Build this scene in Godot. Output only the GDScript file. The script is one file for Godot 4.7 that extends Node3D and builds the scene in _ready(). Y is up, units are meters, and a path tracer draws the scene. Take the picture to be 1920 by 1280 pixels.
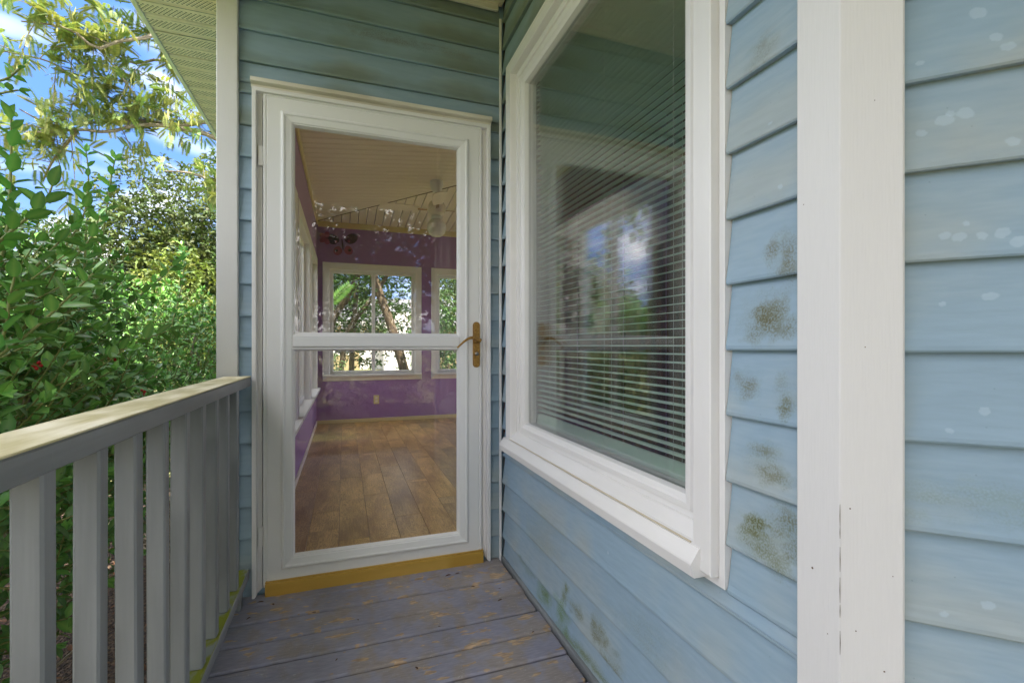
extends Node3D
# A covered side porch: storm door into a sunroom, a picture window with a blind, blue lap siding, a grey railing and a holly bush beside it.
# x runs to the right along the door wall, z is negative into the picture, y = 0 is the top of the deck.

var counts := {}
var rng := RandomNumberGenerator.new()
var M := {}
const LAP := 0.13
const LAP0 := 0.103


class MB:
	var v := PackedVector3Array()
	var n := PackedVector3Array()
	var t := PackedVector2Array()
	var c := PackedColorArray()
	var i := PackedInt32Array()
	var tint := Color.WHITE
	var tinted := false
	var uvo := Vector2.ZERO
	var wall := Rect2()      # when set, uv = (position - wall.position) / wall.size

	func vert(p: Vector3, nn: Vector3, uv: Vector2) -> int:
		v.append(p)
		n.append(nn)
		t.append(((Vector2(p.x, p.y) - wall.position) / wall.size) if wall.size.x > 0.0 else uv + uvo)
		c.append(tint)
		return v.size() - 1

	func tri(a: int, b: int, d: int) -> void:      # counter-clockwise seen from outside
		i.append_array(PackedInt32Array([a, d, b]))

	func quad(a: Vector3, b: Vector3, d: Vector3, e: Vector3, ua := Vector2.ZERO, ub := Vector2(1, 0), ud := Vector2(1, 1), ue := Vector2(0, 1)) -> void:
		var nn = (b - a).cross(e - a)
		if nn.length_squared() < 1e-14:
			nn = (d - b).cross(e - b)
		nn = nn.normalized()
		var k = vert(a, nn, ua)
		vert(b, nn, ub)
		vert(d, nn, ud)
		vert(e, nn, ue)
		tri(k, k + 1, k + 2)
		tri(k, k + 2, k + 3)

	func face(p: Array, center: Vector3, ax: int) -> void:
		var nn: Vector3 = (p[1] - p[0]).cross(p[2] - p[0]).normalized()
		var mid := Vector3.ZERO
		for q in p:
			mid += q
		mid /= p.size()
		if nn.dot(mid - center) < 0.0:
			p = p.duplicate()
			p.reverse()
			nn = -nn
		var m := nn.abs()
		var k := 0 if m.x >= m.y and m.x >= m.z else (1 if m.y >= m.z else 2)
		var a1 := ax
		var a2 := 3 - ax - k
		if k == ax:
			a1 = (ax + 1) % 3
			a2 = (ax + 2) % 3
		var first := v.size()
		for q in p:
			vert(q, nn, Vector2(q[a1], q[a2]))
		for j in range(1, p.size() - 1):
			tri(first, first + j, first + j + 1)

	func box(at: Vector3, s: Vector3, b := 0.002, ax := 0, xf := Transform3D()) -> void:   # a box with chamfered edges
		var h := s / 2.0
		b = minf(b, minf(h.x, minf(h.y, h.z)) * 0.6)
		var o := xf * at
		for a in 3:
			var p := (a + 1) % 3
			var q := (a + 2) % 3
			for sg in [-1.0, 1.0]:
				var pts := []
				for d in [[-1.0, -1.0], [1.0, -1.0], [1.0, 1.0], [-1.0, 1.0]]:
					var w := Vector3.ZERO
					w[a] = sg * h[a]
					w[p] = d[0] * (h[p] - b)
					w[q] = d[1] * (h[q] - b)
					pts.append(xf * (at + w))
				face(pts, o, ax)
			if b <= 0.0:
				continue
			for sp in [-1.0, 1.0]:
				for sq in [-1.0, 1.0]:
					var e := []
					for d in [[-1.0, 0.0], [1.0, 0.0], [1.0, 1.0], [-1.0, 1.0]]:
						var w := Vector3.ZERO
						w[a] = d[0] * (h[a] - b)
						w[p] = sp * (h[p] - (b if d[1] > 0.5 else 0.0))
						w[q] = sq * (h[q] - (0.0 if d[1] > 0.5 else b))
						e.append(xf * (at + w))
					face(e, o, ax)
		if b > 0.0:
			for sx in [-1.0, 1.0]:
				for sy in [-1.0, 1.0]:
					for sz in [-1.0, 1.0]:
						var w := Vector3(sx * h.x, sy * h.y, sz * h.z)
						face([xf * (at + w - Vector3(0, sy * b, sz * b)), xf * (at + w - Vector3(sx * b, 0, sz * b)), xf * (at + w - Vector3(sx * b, sy * b, 0))], o, ax)

	func extrude(poly: PackedVector2Array, o: Vector3, A: Vector3, B: Vector3, length: float, segs := 1, wob := 0.0, r: RandomNumberGenerator = null) -> void:
		# poly is counter-clockwise in (A, B); it runs along A x B
		var W := A.cross(B)
		var rings := []
		for s in segs + 1:
			var ring := []
			var dx := r.randf_range(-wob, wob) if r else 0.0
			var dy := r.randf_range(-wob, wob) if r else 0.0
			for p in poly:
				ring.append(o + A * (p.x + dx) + B * (p.y + dy) + W * (length * s / segs))
			rings.append(ring)
		var m := poly.size()
		var run := 0.0
		for k in m:
			var k2 := (k + 1) % m
			var step := poly[k].distance_to(poly[k2])
			for s in segs:
				var u0 := length * s / segs
				var u1 := length * (s + 1) / segs
				quad(rings[s][k], rings[s][k2], rings[s + 1][k2], rings[s + 1][k], Vector2(u0, run), Vector2(u0, run + step), Vector2(u1, run + step), Vector2(u1, run))
			run += step
		var tr := Geometry2D.triangulate_polygon(poly)
		for e in 2:
			var nn := -W if e == 0 else W
			var first := v.size()
			for k in m:
				vert(rings[0 if e == 0 else segs][k], nn, poly[k])
			for q in range(0, tr.size(), 3):
				var x: Vector2 = poly[tr[q]]
				var y: Vector2 = poly[tr[q + 1]]
				var z: Vector2 = poly[tr[q + 2]]
				var ccw := (y - x).cross(z - x) > 0.0
				if ccw == (e == 1):
					tri(first + tr[q], first + tr[q + 1], first + tr[q + 2])
				else:
					tri(first + tr[q], first + tr[q + 2], first + tr[q + 1])

	func frame(r: Rect2, prof: Array, sides: Array, z := 0.0) -> void:   # mitred moulding round a rectangle; prof = [inset, height] from the outer edge inwards
		var x0 := r.position.x
		var y0 := r.position.y
		var x1 := r.end.x
		var y1 := r.end.y
		for s in sides:
			var run := 0.0
			for k in prof.size() - 1:
				var a: float = prof[k][0]
				var b: float = prof[k + 1][0]
				var na: float = prof[k][1] + z
				var nb: float = prof[k + 1][1] + z
				var q := []
				match s:
					0: q = [Vector3(x0 + a, y0 + a, na), Vector3(x1 - a, y0 + a, na), Vector3(x1 - b, y0 + b, nb), Vector3(x0 + b, y0 + b, nb)]
					1: q = [Vector3(x1 - a, y0 + a, na), Vector3(x1 - a, y1 - a, na), Vector3(x1 - b, y1 - b, nb), Vector3(x1 - b, y0 + b, nb)]
					2: q = [Vector3(x1 - a, y1 - a, na), Vector3(x0 + a, y1 - a, na), Vector3(x0 + b, y1 - b, nb), Vector3(x1 - b, y1 - b, nb)]
					3: q = [Vector3(x0 + a, y1 - a, na), Vector3(x0 + a, y0 + a, na), Vector3(x0 + b, y0 + b, nb), Vector3(x0 + b, y1 - b, nb)]
				var long := 0 if s % 2 == 0 else 1
				var step := Vector2(a, na).distance_to(Vector2(b, nb))
				quad(q[0], q[1], q[2], q[3], Vector2(q[0][long], run), Vector2(q[1][long], run), Vector2(q[2][long], run + step), Vector2(q[3][long], run + step))
				run += step

	func tube(pts: Array, rad: Array, sides := 8) -> void:
		var up := Vector3(0.31, 0.2, 0.93)
		var base := v.size()
		var run := 0.0
		for k in pts.size():
			var d: Vector3 = (pts[mini(k + 1, pts.size() - 1)] - pts[maxi(k - 1, 0)]).normalized()
			up = (up - d * up.dot(d)).normalized()
			var side := d.cross(up)
			if k > 0:
				run += pts[k].distance_to(pts[k - 1])
			for s in sides + 1:
				var a := TAU * s / sides
				var nn := up * cos(a) + side * sin(a)
				vert(pts[k] + nn * rad[k], nn, Vector2(run, float(s) / sides * TAU * rad[0]))
		for k in pts.size() - 1:
			for s in sides:
				var a := base + k * (sides + 1) + s
				var b := a + sides + 1
				tri(a, b + 1, b)
				tri(a, a + 1, b + 1)
		for e in 2:
			var k := 0 if e == 0 else pts.size() - 1
			var row := base + k * (sides + 1)
			var d: Vector3 = (pts[k] - pts[1 if e == 0 else k - 1]).normalized()
			var m := vert(pts[k], d, Vector2.ZERO)
			for s in sides:
				if e == 0:
					tri(m, row + s + 1, row + s)
				else:
					tri(m, row + s, row + s + 1)

	func lathe(prof: Array, segs := 24, at := Vector3.ZERO) -> void:   # prof = [radius, y] from the bottom up
		for k in prof.size() - 1:
			var p := Vector2(prof[k][0], prof[k][1])
			var q := Vector2(prof[k + 1][0], prof[k + 1][1])
			var e := (q - p).normalized()
			var base := v.size()
			for s in segs + 1:
				var a := TAU * s / segs
				var d := Vector3(cos(a), 0, -sin(a))
				var nn := d * e.y - Vector3(0, e.x, 0)
				vert(at + d * p.x + Vector3(0, p.y, 0), nn, Vector2(a, p.y))
				vert(at + d * q.x + Vector3(0, q.y, 0), nn, Vector2(a, q.y))
			for s in segs:
				var a := base + s * 2
				tri(a, a + 2, a + 3)
				tri(a, a + 3, a + 1)

	func mesh(m: Material = null) -> ArrayMesh:
		var arr := []
		arr.resize(Mesh.ARRAY_MAX)
		arr[Mesh.ARRAY_VERTEX] = v
		arr[Mesh.ARRAY_NORMAL] = n
		arr[Mesh.ARRAY_TEX_UV] = t
		if tinted:
			arr[Mesh.ARRAY_COLOR] = c
		arr[Mesh.ARRAY_INDEX] = i
		var am := ArrayMesh.new()
		am.add_surface_from_arrays(Mesh.PRIMITIVE_TRIANGLES, arr)
		if m:
			am.surface_set_material(0, m)
		return am


# ---------------------------------------------------------------- nodes

func put(node: Node3D, called: String, parent: Node) -> Node3D:
	var key := str(parent.get_instance_id()) + called
	var k: int = counts.get(key, 0)
	counts[key] = k + 1
	node.name = called if k == 0 else "%s_%03d" % [called, k]
	parent.add_child(node, true)
	return node


func tag(o: Node, label: String, category := "", group := "", kind := "") -> Node:
	if label:
		o.set_meta("label", label)
	if category:
		o.set_meta("category", category)
	if group:
		o.set_meta("group", group)
	if kind:
		o.set_meta("kind", kind)
	return o


func thing(called: String, label: String, category: String, xf := Transform3D(), group := "", kind := "") -> Node3D:
	var o := Node3D.new()
	o.transform = xf
	put(o, called, self)
	tag(o, label, category, group, kind)
	return o


func piece(called: String, mesh: Mesh, m: Material, parent: Node, xf := Transform3D()) -> MeshInstance3D:
	var o := MeshInstance3D.new()
	o.mesh = mesh
	o.material_override = m
	o.transform = xf
	put(o, called, parent)
	return o


func box(called: String, lo: Vector3, hi: Vector3, m: Material, parent: Node, b := 0.002, ax := 0, uvo := Vector2.ZERO) -> MeshInstance3D:
	var mb := MB.new()
	mb.uvo = uvo
	mb.box((lo + hi) / 2.0, (hi - lo).abs(), b, ax)
	return piece(called, mb.mesh(), m, parent)


func multi(called: String, mesh: Mesh, m: Material, where: Array, tints: Array, parent: Node) -> MultiMeshInstance3D:
	var mm := MultiMesh.new()
	mm.transform_format = MultiMesh.TRANSFORM_3D
	mm.use_colors = true
	mm.mesh = mesh
	mm.instance_count = where.size()
	for k in where.size():
		mm.set_instance_transform(k, where[k])
		mm.set_instance_color(k, tints[k])
	var o := MultiMeshInstance3D.new()
	o.multimesh = mm
	o.material_override = m
	put(o, called, parent)
	o.set_meta("kind", "stuff")
	return o


func at(x: float, y: float, zf: float) -> Vector3:
	return Vector3(x, y, -zf)


# ---------------------------------------------------------------- materials and textures

func lin(r: float, g: float, b: float) -> Color:
	return Color(r, g, b).linear_to_srgb()


func mat(c: Color, rough := 0.6, metal := 0.0) -> StandardMaterial3D:
	var m := StandardMaterial3D.new()
	m.albedo_color = c
	m.roughness = rough
	m.metallic = metal
	m.metallic_specular = 0.5
	return m


func noise(seed: int, freq: float, oct := 4) -> FastNoiseLite:
	var f := FastNoiseLite.new()
	f.seed = seed
	f.frequency = freq
	f.fractal_octaves = oct
	f.noise_type = FastNoiseLite.TYPE_SIMPLEX_SMOOTH
	return f


func field(w: int, h: int, seed: int, freq: float, oct := 4, sx := 1, sy := 1) -> PackedByteArray:   # a noise picture, stretched sx by sy
	var im := noise(seed, freq, oct).get_image(maxi(w / sx, 4), maxi(h / sy, 4))
	im.convert(Image.FORMAT_L8)
	if sx != 1 or sy != 1:
		im.resize(w, h, Image.INTERPOLATE_CUBIC)
	return im.get_data()


func tex(data: PackedByteArray, w: int, h: int, fmt := Image.FORMAT_RGB8) -> ImageTexture:
	return ImageTexture.create_from_image(Image.create_from_data(w, h, false, fmt, data))


func grain(seed: int, sx: int, freq := 0.12) -> ImageTexture:   # seamless streaks along u, for relief
	var im := noise(seed, freq, 3).get_seamless_image(512 / sx, 512)
	im.convert(Image.FORMAT_L8)
	im.resize(512, 512, Image.INTERPOLATE_CUBIC)
	return ImageTexture.create_from_image(im)


func mottled(seed: int, a: Color, b: Color, freq := 0.02, sx := 1, contrast := 1.0) -> ImageTexture:
	var w := 512
	var im := noise(seed, freq, 5).get_seamless_image(w / sx, w)
	im.convert(Image.FORMAT_L8)
	im.resize(w, w, Image.INTERPOLATE_CUBIC)
	var d := im.get_data()
	var out := PackedByteArray()
	out.resize(w * w * 3)
	for k in w * w:
		var f := clampf((d[k] / 255.0 - 0.5) * contrast + 0.5, 0.0, 1.0)
		out[k * 3] = int(255 * lerpf(a.r, b.r, f))
		out[k * 3 + 1] = int(255 * lerpf(a.g, b.g, f))
		out[k * 3 + 2] = int(255 * lerpf(a.b, b.b, f))
	return tex(out, w, w)


func relief(m: StandardMaterial3D, t: Texture2D, cm: float) -> StandardMaterial3D:
	m.heightmap_enabled = true
	m.heightmap_texture = t
	m.heightmap_scale = cm
	return m


func surf(m: StandardMaterial3D, t: Texture2D, scale := 1.0) -> StandardMaterial3D:
	m.albedo_color = Color.WHITE
	m.albedo_texture = t
	m.uv1_scale = Vector3(scale, scale, scale)
	return m


func siding_paint(w: int, h: int, area: Rect2, seed: int, grime_from: float, blots: Array, drops: Array) -> StandardMaterial3D:
	# faded blue vinyl with chalk, algae blotches [u, v, half width, half height, strength, green] and dried drops [u, v, radius]
	var broad := field(w, h, seed, 0.0035, 4, 1, 1)
	var fine := field(w, h, seed + 1, 0.09, 3, 6, 1)
	var speck := field(w, h, seed + 2, 0.35, 2)
	var mid := field(w, h, seed + 3, 0.045, 4)
	var out := PackedByteArray()
	out.resize(w * h * 3)
	var hgt := PackedByteArray()
	hgt.resize(w * h)
	for y in h:
		var wy := area.position.y + area.size.y * (y + 0.5) / h
		var f := fposmod(wy - LAP0, LAP) / LAP            # 0 at a board's lower edge
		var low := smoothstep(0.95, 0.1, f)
		var grime_ramp := smoothstep(grime_from, grime_from + 0.45, wy)  # grime thickens up the wall
		for x in w:
			var k := y * w + x
			var b := broad[k] / 255.0
			var g := fine[k] / 255.0
			var chalk := clampf((b - 0.36) * 1.8 * (0.35 + low) + (g - 0.5) * 0.26, 0.0, 0.9)
			var r := lerpf(148.0, 166.0, chalk)
			var gg := lerpf(172.0, 177.0, chalk)
			var bb := lerpf(189.0, 179.0, chalk)
			var grime := clampf((b * 0.75 + low * 0.55 - 0.55) * 2.0, 0.0, 1.0) * grime_ramp
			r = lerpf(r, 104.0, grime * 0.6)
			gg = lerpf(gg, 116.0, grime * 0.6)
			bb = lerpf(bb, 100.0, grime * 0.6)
			var s := 1.0 + (g - 0.5) * 0.05
			if speck[k] > 236:
				s *= 0.88
			out[k * 3] = int(clampf(r * s, 0, 255))
			out[k * 3 + 1] = int(clampf(gg * s, 0, 255))
			out[k * 3 + 2] = int(clampf(bb * s, 0, 255))
			hgt[k] = fine[k]
	var lot := RandomNumberGenerator.new()
	lot.seed = seed
	for q in blots:      # each patch is a ragged cluster of smaller ones inside a faint haze
		_blot(out, mid, speck, fine, w, h, area, [q[0], q[1], q[2] * 1.3, q[3] * 1.2, q[4] * 0.28, q[5]])
		for k in 7:
			var f := lot.randf_range(0.25, 0.62)
			_blot(out, mid, speck, fine, w, h, area, [q[0] + q[2] * lot.randf_range(-0.85, 0.85), q[1] + q[3] * lot.randf_range(-0.8, 0.7), q[2] * f * 1.5, q[3] * f * lot.randf_range(0.7, 1.5), q[4] * lot.randf_range(0.25, 0.85), q[5]])
	for q in drops:
		_drop(out, mid, w, h, area, q)
	var m := mat(Color.WHITE, 0.5)
	m.albedo_texture = tex(out, w, h)
	m.metallic_specular = 0.4
	relief(m, tex(hgt, w, h, Image.FORMAT_L8), 0.05)
	return m


func _range(c: float, r: float, lo: float, size: float, n: int) -> Array:
	return range(clampi(int((c - r - lo) / size * n), 0, n), clampi(int((c + r - lo) / size * n) + 1, 0, n))


func _blot(out: PackedByteArray, mid: PackedByteArray, speck: PackedByteArray, fine: PackedByteArray, w: int, h: int, area: Rect2, q: Array) -> void:
	for y in _range(q[1], q[3], area.position.y, area.size.y, h):
		for x in _range(q[0], q[2], area.position.x, area.size.x, w):
			var du: float = (area.position.x + area.size.x * (x + 0.5) / w - q[0]) / q[2]
			var dv: float = (area.position.y + area.size.y * (y + 0.5) / h - q[1]) / q[3]
			var k: int = y * w + x
			var m := mid[k] / 255.0
			var d := maxf(0.0, sqrt(du * du + dv * dv) + (m - 0.5) * 1.1)
			var cover := pow(clampf(1.0 - d, 0.0, 1.0), 0.8)
			var a: float = cover * (0.18 + 0.82 * smoothstep(0.46, 0.70, speck[k] / 255.0 * 0.55 + m * 0.45 + cover * 0.16 + (fine[k] / 255.0 - 0.5) * 0.25)) * q[4]
			var green: float = q[5]
			a *= 0.8
			out[k * 3] = int(lerpf(out[k * 3], lerpf(92, 92, green), a))
			out[k * 3 + 1] = int(lerpf(out[k * 3 + 1], lerpf(80, 122, green), a))
			out[k * 3 + 2] = int(lerpf(out[k * 3 + 2], lerpf(52, 58, green), a))


func _drop(out: PackedByteArray, mid: PackedByteArray, w: int, h: int, area: Rect2, q: Array) -> void:
	var r: float = q[2]
	for y in _range(q[1], r * 1.5, area.position.y, area.size.y, h):
		for x in _range(q[0], r * 1.5, area.position.x, area.size.x, w):
			var du: float = area.position.x + area.size.x * (x + 0.5) / w - q[0]
			var dv: float = area.position.y + area.size.y * (y + 0.5) / h - q[1]
			var an := atan2(dv, du)
			var edge: float = r * (1.0 + 0.10 * sin(an * 2.0 + q[0] * 400.0) + 0.05 * sin(an * 5.0 + q[1] * 900.0))
			var k: int = y * w + x
			edge *= 1.0 + (mid[k] / 255.0 - 0.5) * 0.9
			var a := smoothstep(edge, edge * 0.8, sqrt(du * du + dv * dv * 1.5)) * 0.42
			out[k * 3] = int(lerpf(out[k * 3], 190, a))
			out[k * 3 + 1] = int(lerpf(out[k * 3 + 1], 210, a))
			out[k * 3 + 2] = int(lerpf(out[k * 3 + 2], 222, a))


func deck_paint(w: int, h: int) -> StandardMaterial3D:   # 1.25 m by 2.8 m of worn blue-grey floor paint
	var broad := field(w, h, 41, 0.004, 4)
	var dirt := field(w, h, 42, 0.011, 5)
	var peel := field(w, h, 43, 0.03, 5, 3, 1)
	var fine := field(w, h, 44, 0.2, 3, 8, 1)
	var scr := field(w, h, 45, 0.05, 4, 2, 1)
	var out := PackedByteArray()
	out.resize(w * h * 3)
	var hg := PackedByteArray()
	hg.resize(w * h)
	for y in h:
		var zf := 2.8 * (y + 0.5) / h - 0.55
		for x in w:
			var k := y * w + x
			var wx := -0.52 + 1.25 * (x + 0.5) / w
			var b := broad[k] / 255.0
			var d := dirt[k] / 255.0
			var f := fine[k] / 255.0
			var r := 150.0
			var g := 149.0
			var bl := 163.0
			var soil := clampf((d - 0.42) * 2.6 + (wx - 0.1) * 0.55 + (b - 0.5) * 0.9, 0.0, 0.85)
			r = lerpf(r, 152.0, soil)
			g = lerpf(g, 142.0, soil)
			bl = lerpf(bl, 134.0, soil)
			var s := 1.0 + (f - 0.5) * 0.14 + (b - 0.5) * 0.12
			r *= s
			g *= s
			bl *= s
			var p := peel[k] / 255.0 + (b - 0.5) * 0.25 + (0.035 if wx > 0.25 else 0.0)
			var bare := smoothstep(0.725, 0.775, p)
			var wood := 0.75 + f * 0.5
			r = lerpf(r, 190.0 * wood, bare * 0.8)
			g = lerpf(g, 159.0 * wood, bare * 0.8)
			bl = lerpf(bl, 124.0 * wood, bare * 0.8)
			var sc := smoothstep(0.02, 0.0, absf(scr[k] / 255.0 - 0.5)) * smoothstep(0.55, 0.72, d) * smoothstep(0.45, 0.6, f) * 0.6
			r = lerpf(r, 205.0, sc)
			g = lerpf(g, 205.0, sc)
			bl = lerpf(bl, 200.0, sc)
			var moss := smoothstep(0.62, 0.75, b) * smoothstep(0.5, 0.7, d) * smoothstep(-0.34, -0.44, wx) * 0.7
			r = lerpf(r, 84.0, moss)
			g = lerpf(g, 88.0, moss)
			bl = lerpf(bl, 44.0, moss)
			out[k * 3] = int(clampf(r, 0, 255))
			out[k * 3 + 1] = int(clampf(g, 0, 255))
			out[k * 3 + 2] = int(clampf(bl, 0, 255))
			hg[k] = int(clampf(fine[k] * 0.5 + 120.0 - bare * 90.0, 0, 255))
	var m := mat(Color.WHITE, 0.55)
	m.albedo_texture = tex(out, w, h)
	m.metallic_specular = 0.35
	return relief(m, tex(hg, w, h, Image.FORMAT_L8), 0.12)


func walnut() -> ImageTexture:   # figured wood, grain along u
	var w := 1024
	var warp := field(w, w, 61, 0.008, 4, 4, 1)
	var fine := field(w, w, 62, 0.12, 3, 16, 1)
	var tone := field(w, w, 63, 0.006, 3, 3, 1)
	var out := PackedByteArray()
	out.resize(w * w * 3)
	for k in w * w:
		var v := warp[k] / 255.0
		var ring := absf(fposmod(v * 9.0, 1.0) - 0.5) * 2.0
		var f := fine[k] / 255.0
		var t := clampf(0.25 + ring * 0.35 + (tone[k] / 255.0 - 0.5) * 1.1 + (f - 0.5) * 0.5, 0.0, 1.0)
		var dark := smoothstep(0.1, 0.0, ring) * 0.45 * smoothstep(0.45, 0.6, tone[k] / 255.0)
		out[k * 3] = int(lerpf(lerpf(168, 238, t), 110, dark))
		out[k * 3 + 1] = int(lerpf(lerpf(136, 206, t), 84, dark))
		out[k * 3 + 2] = int(lerpf(lerpf(92, 150, t), 58, dark))
	return tex(out, w, w)


func soffit_paint() -> ImageTexture:   # three perforated bands across each panel: rows of small punched holes
	var w := 512
	var out := PackedByteArray()
	out.resize(w * w * 3)
	var blotch := field(w, w, 71, 0.01, 3)
	for y in w:
		for x in w:
			var k := y * w + x
			var s := 0.95 + blotch[k] / 255.0 * 0.08
			var band := fposmod(y / float(w) * 3.0, 1.0)
			var row := int(y / 15)
			var hole := band > 0.25 and band < 0.80 and fposmod(x + (row % 2) * 14, 28) < 12 and y % 15 < 9
			if hole:
				s *= 0.35
			out[k * 3] = int(238 * s)
			out[k * 3 + 1] = int(219 * s)
			out[k * 3 + 2] = int(200 * s)
	return tex(out, w, w)


func sky_picture() -> ImageTexture:   # blue air with scattered broken cloud
	var w := 1024
	var h := 512
	var big := noise(9, 1.7, 5)
	var wisp := noise(31, 3.6, 4)
	var im := Image.create_empty(w, h, false, Image.FORMAT_RGBF)
	for y in h:
		var el := PI * (0.5 - (y + 0.5) / h)
		for x in w:
			var az := TAU * ((x + 0.5) / w - 0.5)
			var d := Vector3(-sin(az) * cos(el), sin(el), cos(az) * cos(el))      # the middle of the picture lies towards +z
			var up := clampf(d.y, 0.0, 1.0)
			var c := Color(0.082, 0.17, 0.41).lerp(Color(0.045, 0.108, 0.31), pow(up, 0.6))
			c = c.lerp(Color(0.42, 0.50, 0.62), pow(1.0 - up, 12.0))
			if d.y > -0.02:
				var q := Vector3(d.x, d.y * 1.9, d.z)
				var f := smoothstep(-0.12, 0.26, big.get_noise_3dv(q + Vector3(1328.9, 591.7, 2046.7)) + 0.02)
				f = maxf(f, 0.16 * smoothstep(0.0, 0.4, wisp.get_noise_3dv(q * Vector3(1.0, 2.5, 1.0))))
				c = c.lerp(Color(1.24, 1.19, 1.13), f * 0.95)
			im.set_pixel(x, y, c)
	return ImageTexture.create_from_image(im)


func make_materials() -> void:
	var vg := grain(11, 24, 0.10)
	M.white = relief(mat(lin(0.80, 0.79, 0.75), 0.42), vg, 0.0)
	M.white.heightmap_enabled = false
	M.door = mat(lin(0.83, 0.825, 0.815), 0.38)
	M.post = surf(mat(Color.WHITE, 0.5), mottled(12, Color(0.874, 0.866, 0.858), Color(0.884, 0.876, 0.868), 0.10, 24, 1.1), 5.0)
	relief(M.post, vg, 0.018)
	M.vinyl = surf(mat(Color.WHITE, 0.4), mottled(13, Color(0.905, 0.897, 0.888), Color(0.93, 0.922, 0.915), 0.01, 4, 1.2), 1.5)
	M.trim = surf(mat(Color.WHITE, 0.6), mottled(14, Color(0.80, 0.77, 0.70), Color(0.90, 0.88, 0.83), 0.012, 6, 1.6), 1.2)
	relief(M.trim, vg, 0.1)
	M.caulk = mat(lin(0.62, 0.54, 0.40), 0.8)
	M.dark = mat(lin(0.03, 0.03, 0.03), 0.8)
	M.rail = surf(mat(Color.WHITE, 0.5), mottled(15, Color(0.46, 0.475, 0.48), Color(0.54, 0.555, 0.56), 0.012, 6, 1.5), 1.3)
	relief(M.rail, vg, 0.06)
	M.cap = surf(mat(Color.WHITE, 0.75), mottled(16, Color(0.78, 0.74, 0.56), Color(0.94, 0.91, 0.80), 0.02, 4, 1.8), 1.4)
	relief(M.cap, vg, 0.08)
	M.lichen = surf(mat(Color.WHITE, 0.8), mottled(17, Color(0.54, 0.57, 0.16), Color(0.58, 0.60, 0.58), 0.02, 2, 4.5), 1.1)
	M.gold = surf(mat(Color.WHITE, 0.42, 0.2), mottled(18, Color(0.74, 0.58, 0.24), Color(0.82, 0.67, 0.33), 0.008, 10, 1.4), 1.2)
	M.brass = surf(mat(Color.WHITE, 0.38, 0.75), mottled(19, Color(0.58, 0.44, 0.24), Color(0.74, 0.59, 0.33), 0.03, 1, 2.0), 6.0)
	M.steel = mat(lin(0.5, 0.5, 0.5), 0.3, 0.9)
	M.glass = mat(Color(0.3, 0.34, 0.32, 0.03), 0.02)
	M.glass.transparency = BaseMaterial3D.TRANSPARENCY_ALPHA
	M.green_glass = mat(Color(0.22, 0.30, 0.22, 0.05), 0.02)
	M.green_glass.transparency = BaseMaterial3D.TRANSPARENCY_ALPHA
	M.slat = mat(lin(0.72, 0.90, 0.79), 0.4)
	M.slat.backlight_enabled = true
	M.slat.backlight = Color(0.6, 0.66, 0.62)
	M.cord = mat(lin(0.75, 0.78, 0.74), 0.8)
	M.purple = relief(mat(lin(0.36, 0.20, 0.43), 0.6), grain(20, 1, 0.3), 0.02)
	M.cream = mat(lin(0.84, 0.75, 0.62), 0.5)
	M.crown = mat(lin(0.72, 0.60, 0.30), 0.55)
	M.wood = surf(mat(Color.WHITE, 0.3), walnut(), 0.8)
	M.panel = surf(mat(Color.WHITE, 0.5), mottled(22, Color(0.20, 0.12, 0.07), Color(0.42, 0.24, 0.13), 0.03, 12, 1.6), 1.0)
	M.soffit = surf(mat(Color.WHITE, 0.55), soffit_paint(), 1.0)
	M.plain_soffit = mat(lin(0.78, 0.74, 0.60), 0.55)
	M.bark = surf(mat(Color.WHITE, 0.9), mottled(23, Color(0.46, 0.41, 0.34), Color(0.74, 0.70, 0.62), 0.05, 6, 1.8), 1.6)
	relief(M.bark, grain(24, 8, 0.08), 1.0)
	M.dark_bark = surf(M.bark.duplicate(), mottled(29, Color(0.28, 0.23, 0.17), Color(0.50, 0.44, 0.34), 0.05, 6, 1.8), 1.6)
	M.stem = mat(lin(0.20, 0.22, 0.06), 0.6)
	M.twig = mat(lin(0.13, 0.085, 0.045), 0.8)
	M.leaf = leafy(0.3, 0.36)
	M.soft_leaf = leafy(0.8, 0.6)
	M.petal = mat(lin(0.34, 0.08, 0.15), 0.7)
	M.berry = mat(lin(0.55, 0.02, 0.02), 0.3)
	M.ground = surf(mat(Color.WHITE, 1.0), mottled(25, Color(0.36, 0.38, 0.21), Color(0.47, 0.48, 0.30), 0.03, 1, 1.6), 0.35)
	M.soil = relief(surf(mat(Color.WHITE, 1.0), mottled(26, Color(0.20, 0.15, 0.11), Color(0.42, 0.34, 0.26), 0.06, 1, 1.8), 0.9), grain(27, 1, 0.1), 2.0)
	M.blue = mat(lin(0.30, 0.46, 0.58), 0.5)
	M.roof = mat(lin(0.13, 0.13, 0.14), 0.9)


func leafy(through: float, rough: float) -> StandardMaterial3D:
	var m := mat(Color.WHITE, rough)
	m.vertex_color_use_as_albedo = true
	m.backlight_enabled = true
	m.backlight = Color(through, through, through * 0.8)
	return m


# ---------------------------------------------------------------- leaves

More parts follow.
